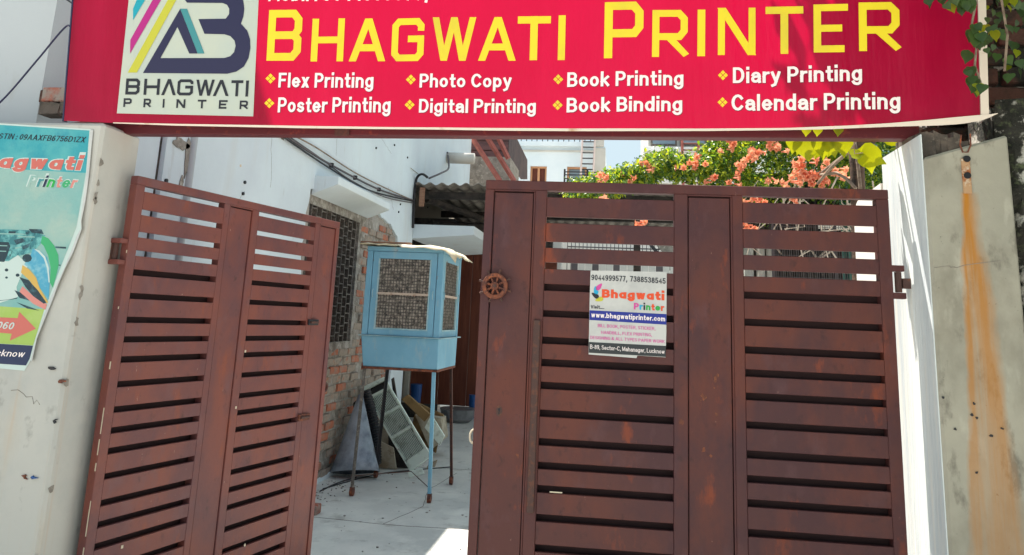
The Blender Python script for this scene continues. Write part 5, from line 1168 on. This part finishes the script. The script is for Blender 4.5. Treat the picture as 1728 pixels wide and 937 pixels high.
def rnd(r): 
    while True:
        v = Vector((r.uniform(-1, 1), r.uniform(-1, 1), r.uniform(-1, 1)))
        if .1 < v.length < 1: return v.normalized()
def foliage(name, pts, r, L, parent, mats, wts, droop=.4):
    V, F, MI = [], [], []
    for p in pts:
        d = rnd(r); d.z -= droop; d.normalize(); l_ = L*r.uniform(.6, 1.3)
        u = Vector((r.uniform(-.6, .6), r.uniform(-.9, .3), 1)).normalized()
        leaf_into(V, F, MI, p, d, u, l_, l_*r.uniform(.42, .6), r.choices(range(len(mats)), wts)[0])
    inv = MW[parent.name].inverted(); me = bpy.data.meshes.new(name); me.from_pydata([inv @ v for v in V], [], F)
    for m_ in mats: me.materials.append(m_)
    me.polygons.foreach_set('material_index', MI)
    o = link(bpy.data.objects.new(name, me), parent); MW[o.name] = MW[parent.name]; o['kind'] = 'stuff'; return o
pts = []
sprays = []
for _ in range(4200):
    x_ = rv.uniform(-.4, 2.75); y_ = rv.uniform(6.5, 8.1); zt = 1.5+(topz(x_)-.05-1.5)*y_/7.2; xs_ = x_; x_ *= y_/7.2
    thick = .09+.5*max(0, min(1, (xs_-.75)/.3))
    z_ = zt-abs(rv.gauss(0, .55))*thick
    if xs_ > .85 and rv.random() < .4: z_ = rv.uniform(2.68, zt)
    if mnoise.noise(Vector((x_*3.2, y_*2, z_*3.2))) < -.3: continue
    sprays.append(Vector((x_, y_, z_)))
for s_ in sprays:
    d = rnd(rv); d.z = abs(d.z)*.4; 
    for k in range(15): pts.append(s_+d*(k*.016-.05)+rnd(rv)*rv.uniform(.01, .075))
foliage('foliage', pts, rv, .052, fv, [M['leaf_a'], M['leaf_b'], M['leaf_c']], [4, 4, 3.5])
def flower(p, r, parent, k):
    V, F = [], []
    for j in range(k):
        ax = rnd(r); ax.z = -abs(ax.z)*.4; ax.y = -abs(ax.y); ax.normalize(); c_ = p+rnd(r)*r.uniform(.02, .06)*(k > 1)
        u = ax.cross(Vector((0, 0, 1))); u = u.normalized() if u.length > .01 else Vector((1, 0, 0)); v_ = ax.cross(u)
        b0 = len(V); n = 6
        for t, rr_ in ((0, .006), (.045, .010), (.06, .022)):
            for i in range(n): a = 2*math.pi*i/n; V.append(c_+ax*t+(u*math.cos(a)+v_*math.sin(a))*rr_)
        for ring_ in (0, 1):
            for i in range(n): F.append((b0+ring_*n+i, b0+ring_*n+(i+1) % n, b0+(ring_+1)*n+(i+1) % n, b0+(ring_+1)*n+i))
        for i in range(n):      # petals
            a = 2*math.pi*(i+.5)/n; V.append(c_+ax*r.uniform(.045, .062)+(u*math.cos(a)+v_*math.sin(a))*r.uniform(.026, .040)); F.append((b0+2*n+i, b0+2*n+(i+1) % n, len(V)-1))
    inv = MW[parent.name].inverted(); me = bpy.data.meshes.new('flower'); me.from_pydata([inv @ v for v in V], [], F); me.materials.append(M[r.choice(('flower', 'flower', 'flower_pale'))])
    o = link(bpy.data.objects.new('flower', me), parent); MW[o.name] = MW[parent.name]; return o
for (x, y, k, Yd) in ((1011, 299, 6, 6.4), (1063, 297, 3, 6.5), (1091, 278, 3, 6.5), (1098, 282, 4, 6.45), (1172, 272, 3, 6.4), (1198, 303, 4, 6.35), (1186, 266, 3, 6.4), (1226, 242, 4, 6.4), (1221, 250, 3, 6.4), (1265, 262, 6, 6.3), (1277, 258, 5, 6.3), (1246, 276, 4, 6.3), (1244, 282, 3, 6.3),
        (1305, 240, 5, 6.3), (1310, 252, 4, 6.3), (1300, 235, 4, 6.3), (1351, 282, 8, 6.1), (1362, 290, 9, 6.1), (1372, 299, 8, 6.1), (1345, 298, 7, 6.1), (1385, 303, 6, 6.1), (1358, 270, 4, 6.1), (1335, 312, 5, 6.1), (1414, 288, 5, 6.1), (1398, 281, 3, 6.1), (1420, 292, 4, 6.1),
        (1283, 339, 8, 6.1), (1270, 338, 5, 6.1), (1336, 340, 5, 6.1), (1262, 383, 6, 6.1), (1016, 334, 2, 6.2), (1080, 376, 4, 6.2), (1240, 300, 3, 6.3), (1150, 285, 2, 6.4), (1296, 300, 2, 6.3)):
    flower(onY(x, y, Yd), rv, fv, k)
q = MB()
for _ in range(34):
    x_ = rv.uniform(1.15, 2.3); y_ = rv.uniform(6.3, 6.58); z_ = rv.uniform(2.45, 2.9)
    q.tube([(x_, y_, z_), (x_+rv.uniform(-.2, .2), y_+.1, z_-.15-rv.random()*.15), (x_+rv.uniform(-.35, .35), y_+.1, z_-.3-rv.random()*.25)], rv.uniform(.004, .009), 5)
q.build('twig', M['twig'], fv)
for pp in ([(1440, 235, 5.2), (1425, 262, 5.5), (1395, 285, 5.9), (1375, 300, 6.2)], [(1446, 232, 5.2), (1432, 256, 5.4), (1405, 280, 5.7), (1380, 310, 6.0)], [(1385, 295, 6), (1412, 292, 5.8), (1430, 303, 5.6), (1444, 318, 5.5)], [(1442, 240, 5.3), (1448, 280, 5.3), (1452, 320, 5.3), (1455, 360, 5.3)]):
    q = MB(); q.tube([onY(*k) for k in pp], .012, 6); q.build('stem', M['bark'], fv, smooth=True)
q = MB(); P0 = [onY(x, y, 5.6) for x, y in ((1462, 222), (1450, 245), (1446, 280), (1448, 330), (1452, 480))]
q.tube([P0[0]+Vector((.3, 0, .25))]+P0+[Vector((P0[-1].x, P0[-1].y, 0))], [.11, .10, .085, .05, .05, .055, .07], 9); q.build('trunk', M['darkbark'], fv, smooth=True)
# dark back screen of the pergola
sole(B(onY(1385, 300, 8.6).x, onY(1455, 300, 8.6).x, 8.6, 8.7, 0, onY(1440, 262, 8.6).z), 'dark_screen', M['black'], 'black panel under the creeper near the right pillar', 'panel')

# ---------------------------------------------------------------- near leaves
def heart(L, Wd, seed):
    r = random.Random(seed); n = 9; out = []
    prof = [(0, 0), (-.06, .22), (.02, .42), (.2, .52), (.42, .46), (.62, .30), (.80, .13), (1, 0)]
    V = []; F = []
    for a, w_ in prof: V.append((w_*Wd, a*L, .10*w_*L+.02*math.sin(a*9+seed)*L-.12*a*a*L))
    for a, w_ in prof: V.append((0, max(a, 0)*L, -.12*a*a*L+.0))
    for a, w_ in prof: V.append((-w_*Wd, a*L, .10*w_*L-.02*math.sin(a*9+seed)*L-.12*a*a*L))
    k = len(prof)
    for i in range(k-1): F += [(i, i+1, k+i+1, k+i), (k+i, k+i+1, 2*k+i+1, 2*k+i)]
    return V, F
LM = {}
def leafmesh(m_, s_):
    if (m_, s_) not in LM:
        V, F = heart(1, .95, s_); me = bpy.data.meshes.new('leaf'); me.from_pydata(V, [], F); me.validate(); me.materials.append(M[m_])
        for p in me.polygons: p.use_smooth = True
        LM[(m_, s_)] = me
    return LM[(m_, s_)]
def put_leaf(parent, base, tip_dir, face, L, m_, s_):
    y = tip_dir.normalized(); z = (face-y*face.dot(y)).normalized(); x = y.cross(z)
    o = link(bpy.data.objects.new('leaf', leafmesh(m_, s_)), parent)
    mw = Matrix(((x.x*L, y.x*L, z.x*L, base.x), (x.y*L, y.y*L, z.y*L, base.y), (x.z*L, y.z*L, z.z*L, base.z), (0, 0, 0, 1)))
    o.matrix_local = MW[parent.name].inverted() @ mw; return o
nv = thing('hanging_vine', 'big-leaved creeper with yellow-green leaves hanging behind the beam at the right', 'vine', tuple(onY(1470, 240, 3.05)))
rn = random.Random(4); V_ = Vector
view = V_((.0, -1, .25))
for (bx1, by1, tx, ty, L, Y_) in ((1452, 258, 1499, 276, .105, 3.0), (1462, 250, 1474, 294, .10, 3.02), (1496, 226, 1520, 238, .085, 3.02), (1436, 262, 1462, 256, .045, 3.0),
        (1353, 232, 1361, 262, .10, 3.1), (1370, 228, 1366, 268, .11, 3.12), (1385, 230, 1390, 262, .10, 3.1), (1402, 230, 1408, 258, .09, 3.1), (1420, 230, 1424, 256, .09, 3.1), (1340, 232, 1338, 258, .07, 3.1), (1392, 232, 1378, 262, .10, 3.14), (1411, 228, 1398, 262, .10, 3.13), (1358, 228, 1347, 254, .09, 3.15)):
    a, c = onY(bx1, by1, Y_), onY(tx, ty, Y_); f_ = (view+rnd(rn)*.35).normalized()
    put_leaf(nv, a, c-a, f_, max((c-a).length, L), 'leaf_near', rn.randrange(3))
for (x, y) in ((1361, 214), (1380, 214), (1415, 214)):
    a, c = onY(x, y, 2.86), onY(x-1, y+17, 2.86); put_leaf(nv, a, c-a, view, (c-a).length, 'leaf_near', 0)
q = MB(); q.tube([onY(1330, 222, 3.0), onY(1380, 216, 2.98), onY(1440, 218, 3.0), onY(1500, 216, 3.0), onY(1580, 190, 2.98)], .006, 6); q.tube([onY(1440, 218, 3.0), onY(1441, 240, 3.0), onY(1442, 260, 3.0), onY(1456, 258, 3.0)], .002, 5); q.build('stem', M['bark'], nv)
dv = thing('overhanging_vine', 'dark green creeper spilling over the top right corner of the red sign', 'vine', tuple(onY(1660, 60, 2.7)))
spots = []
for (x, y, n_, sp) in ((1645, 60, 7, 10), (1628, 90, 2, 6), (1636, 120, 4, 9), (1650, 140, 5, 9), (1570, 0, 3, 10), (1600, -5, 7, 14), (1630, 5, 9, 14), (1643, 45, 5, 8)):
    for _ in range(n_): spots.append((x+rn.uniform(-sp, sp), y+rn.uniform(-sp, sp), 2.55+rn.uniform(-.04, .03)))
for _ in range(150):
    x = rn.uniform(1655, 1790); y = rn.uniform(-80, 95 if x < 1690 else 125); spots.append((x, y, rn.uniform(2.5, 3.1)))
for _ in range(80):
    x = rn.uniform(1430, 1650); y = rn.uniform(-110, 150 if x > 1540 else 70); spots.append((x, y, rn.uniform(2.95, 3.2)))
for (x, y, Y_) in spots[:298]:
    a = onY(x, y, Y_); d = V_((rn.uniform(-.5, .5), rn.uniform(-.4, .2), -1)); L = rn.uniform(.022, .046)
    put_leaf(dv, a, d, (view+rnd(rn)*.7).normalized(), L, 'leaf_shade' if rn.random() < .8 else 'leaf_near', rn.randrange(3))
q = MB(); 
for pth in ([(1655, -60), (1648, 0), (1640, 40), (1648, 80), (1645, 110), (1655, 140)], [(1720, -60), (1690, 0), (1700, 60), (1695, 120)], [(1640, -40), (1600, -20), (1560, -8)]):
    q.tube([onY(x, y, 2.58) for x, y in pth], .004, 5)
q.build('stem', M['bark'], dv)

# old dark wall right of the pillar
ow = thing('old_wall', 'crumbling dark mossy brick wall right of the rust-stained gate pillar', 'wall', (1.42, 3.0, 0))
xr0 = onY(1703, 300, 2.8).x
b = MB(); n = 26; ro_ = random.Random(8); vs = []
grid_x = [xr0-.01, xr0+.03, xr0+.08, xr0+.2, xr0+.5, xr0+1.5]
for j in range(n+1):
    z_ = 2.35*j/n
    for i, gx in enumerate(grid_x): vs.append((gx+(ro_.uniform(-.01, .01) if i < 3 else 0), 2.80+(i == 0)*.04+ro_.uniform(-.018, .018), z_))
k = len(grid_x); b.add(vs, [(j*k+i, j*k+i+1, (j+1)*k+i+1, (j+1)*k+i) for j in range(n) for i in range(k-1)])
b.build('render_coat', M['moss'], ow)
B(xr0-.012, xr0+1.5, 2.86, 3.05, 0, 2.33).build('wall_core', M['moss'], ow)
B(1.25, xr0+2.5, 3.2, 3.4, 0, 3.9).build('upper_core', M['moss'], ow)
for row in range(15):
    for i in range(6):
        x_ = 1.30+i*.235+(row % 2)*.117; z_ = 2.3+row*.085
        o = link(bpy.data.objects.new('brick', brick_mesh(ro_.randrange(4), M['brick_d'], (.215, .05, .068))), ow)
        o.location = MW[ow.name].inverted() @ Vector((x_, 3.19+ro_.uniform(-.012, .012), z_))

# ---------------------------------------------------------------- floor litter, joints
q = MB(); rl = random.Random(31)
for _ in range(420):
    if rl.random() < .6: x_, y_ = -2.55+abs(rl.gauss(0, .16)), rl.uniform(5.4, 9.2)
    else: x_, y_ = rl.uniform(-2.5, .5), rl.uniform(4.2, 9)
    r_ = rl.uniform(.003, .011); a = rl.uniform(0, 3)
    q.slab([(x_+r_*math.cos(a+k*1.57)*rl.uniform(.6, 1.3), y_+r_*math.sin(a+k*1.57)*rl.uniform(.6, 1.3), .001) for k in range(4)], (0, 0, r_*.6))
q.build('grit', M['mortar'], kind='stuff')
sole(q, 'grit', M['mortar'], 'grit and crumbs of mortar scattered over the concrete floor', 'grit', kind='stuff') if False else tag(bpy.data.objects['grit'], 'grit and crumbs of mortar scattered over the concrete floor', 'grit')
for pts in ([(-2.55, 7.9), (-1.9, 7.84), (-1.1, 7.92), (.4, 7.88)], [(-2.5, 5.75), (-1.7, 5.7), (-.6, 5.78)], [(-1.65, 5.72), (-1.5, 6.3), (-1.62, 6.9), (-1.48, 7.86)]):
    q = MB(); P_ = []
    for i in range(len(pts)-1):
        for k in range(5): t = k/5; P_.append((pts[i][0]+(pts[i+1][0]-pts[i][0])*t+rl.uniform(-.012, .012), pts[i][1]+(pts[i+1][1]-pts[i][1])*t+rl.uniform(-.012, .012), .0))
    q.tube(P_, .0022, 5); q.build('floor_crack', M['cement_dark'], kind='structure')
# rain streaks, chipped patches and clips on the white house wall
for (y_, z_, h_) in ((4.7, 3.1, .5), (5.4, 2.8, .25), (8.9, 2.1, .3)):
    MB().slab(blob((y_, z_), .03, .02, 11, .4, XW+.0015), (.003, 0, 0)).build('cement_patch', M['cement'], house)
for y_, xy in ((0, (560, 279)), (0, (640, 320)), (0, (600, 300))):
    p = onX(*xy, XW+.02); B(XW, XW+.034, p.y-.012, p.y+.012, p.z-.02, p.z+.02).build('cable_clip', M['dark'], house)

# rust scabs where the paint has lifted on the right leaf
rs_ = random.Random(17)
for (x, y) in ((1186, 668), (1190, 672), (1183, 676), (1212, 635), (1208, 640), (1206, 655), (1210, 700), (1200, 770), (1150, 712), (860, 610), (1188, 760), (1062, 640), (873, 770)):
    u, z = uz(PRr, -1, x, y); r_ = rs_.uniform(.003, .009); d_ = -.0002
    if .5675 < u < .7235 or 1.31 < u < 1.46: d_ = .0057
    n_ = 9; MB().slab([wx(u+r_*math.cos(2*math.pi*i/n_)*rs_.uniform(.5, 1.3), d_, z+1.4*r_*math.sin(2*math.pi*i/n_)*rs_.uniform(.4, 1.3)) for i in range(n_)], wx(0, .0006, 0)-wx(0, 0, 0)).build('rust_scab', M['rust'], gr)

# ---------------------------------------------------------------- tree whose boughs hang over the right end of the gateway
tr_ = thing('overhanging_tree', 'broad dark leafy tree hanging over the right end of the sign and the old wall', 'tree', (3.0, 3.6, 0))
q = MB(); q.tube([(3.0, 3.7, 0), (2.95, 3.68, 1.6), (2.75, 3.6, 2.9), (2.4, 2.9, 3.8), (2.1, 2.0, 4.4)], [.17, .15, .13, .10, .06], 10)
q.build('trunk', M['darkbark'], tr_, smooth=True)
for (a, c) in (((2.75, 3.6, 2.9), (3.8, 2.6, 4.2)), ((2.4, 2.9, 3.8), (1.5, 2.2, 4.0)), ((2.4, 2.9, 3.8), (2.6, 1.2, 3.9)), ((2.1, 2.0, 4.4), (1.5, 1.1, 4.1))):
    q = MB(); a, c = Vector(a), Vector(c); q.tube([a, (a+c)/2+Vector((0, 0, .15)), c], [.07, .05, .02], 7); q.build('limb', M['darkbark'], tr_, smooth=True)
q = MB(); q.tube([(2.4, 2.9, 3.8), (1.5, 3.15, 4.05), (.75, 3.1, 3.8)], [.06, .035, .015], 7); q.build('limb', M['darkbark'], tr_, smooth=True)
q = MB(); q.tube([(2.6, 1.2, 3.9), (2.9, -.2, 3.9), (3.0, -1.4, 3.6)], [.05, .04, .02], 7); q.build('limb', M['darkbark'], tr_, smooth=True)
rt_ = random.Random(77); pts = []
for (cx, cy, cz, rx, ry, rz, n_, th_) in ((2.35, 1.45, 3.7, 1.55, 1.35, .95, 13000, -.22), (3.1, -1.0, 3.3, 1.7, 1.9, 1.35, 17000, -.25), (.72, 3.12, 3.78, .5, .22, .34, 1500, -.12)):
    m_ = 0
    while m_ < n_:
        v = Vector((rt_.uniform(-1, 1), rt_.uniform(-1, 1), rt_.uniform(-1, 1)))
        if v.length > 1 or v.length < .25: continue
        m_ += 7
        c = Vector((cx+v.x*rx, cy+v.y*ry, cz+v.z*rz))
        if mnoise.noise(c*1.7) < th_: continue
        for k in range(7): pts.append(c+rnd(rt_)*rt_.uniform(.02, .14))
foliage('crown', [p for p in pts if p.z > 1.75+.62*max(p.y, 0) or p.x > 1.9*p.y], rt_, .105, tr_, [M['leaf_a'], M['leaf_c'], M['leaf_shade']], [2, 3, 3])

# hairline cracks and a damp repair on the white house wall, flaked edge pieces on the left pillar
rk = random.Random(41)
def hair(p, ln, n_, fun, par_, m_='cement'):
    P_ = [fun(p[0]+ln[0]*i/n_+rk.uniform(-.012, .012), p[1]+ln[1]*i/n_+rk.uniform(-.012, .012)) for i in range(n_+1)]
    MB().tube(P_, .0012, 4).build('crack', M[m_], par_)
for p, ln in (((6.5, 3.6), (.03, -.7)), ((8.2, 2.9), (.25, -.22)), ((5.2, 2.9), (.1, -.5)), ((7.7, 3.4), (.5, -.1)), ((4.9, 2.3), (-.2, -.4))):
    hair(p, ln, 9, lambda y, z: Vector((XW+.0003, y, z)), house)
for p, ln in (((-2.3, 1.15), (.12, -.05)), ((-2.2, 2.19), (-.06, -.16))):
    hair(p, ln, 8, lambda x, z: Vector((x, YP-.0003, z)), lp)
for k in range(9):
    z_ = .75+rk.random()*1.35
    MB().slab([Vector((XJ+.0005, YP+.012+rk.uniform(0, .01)+.012*math.cos(a)*rk.uniform(.5, 1.3), z_+.016*math.sin(a)*rk.uniform(.5, 1.4))) for a in [j*.9 for j in range(7)]], (.0012, 0, 0)).build('flake', M['cement'], lp)
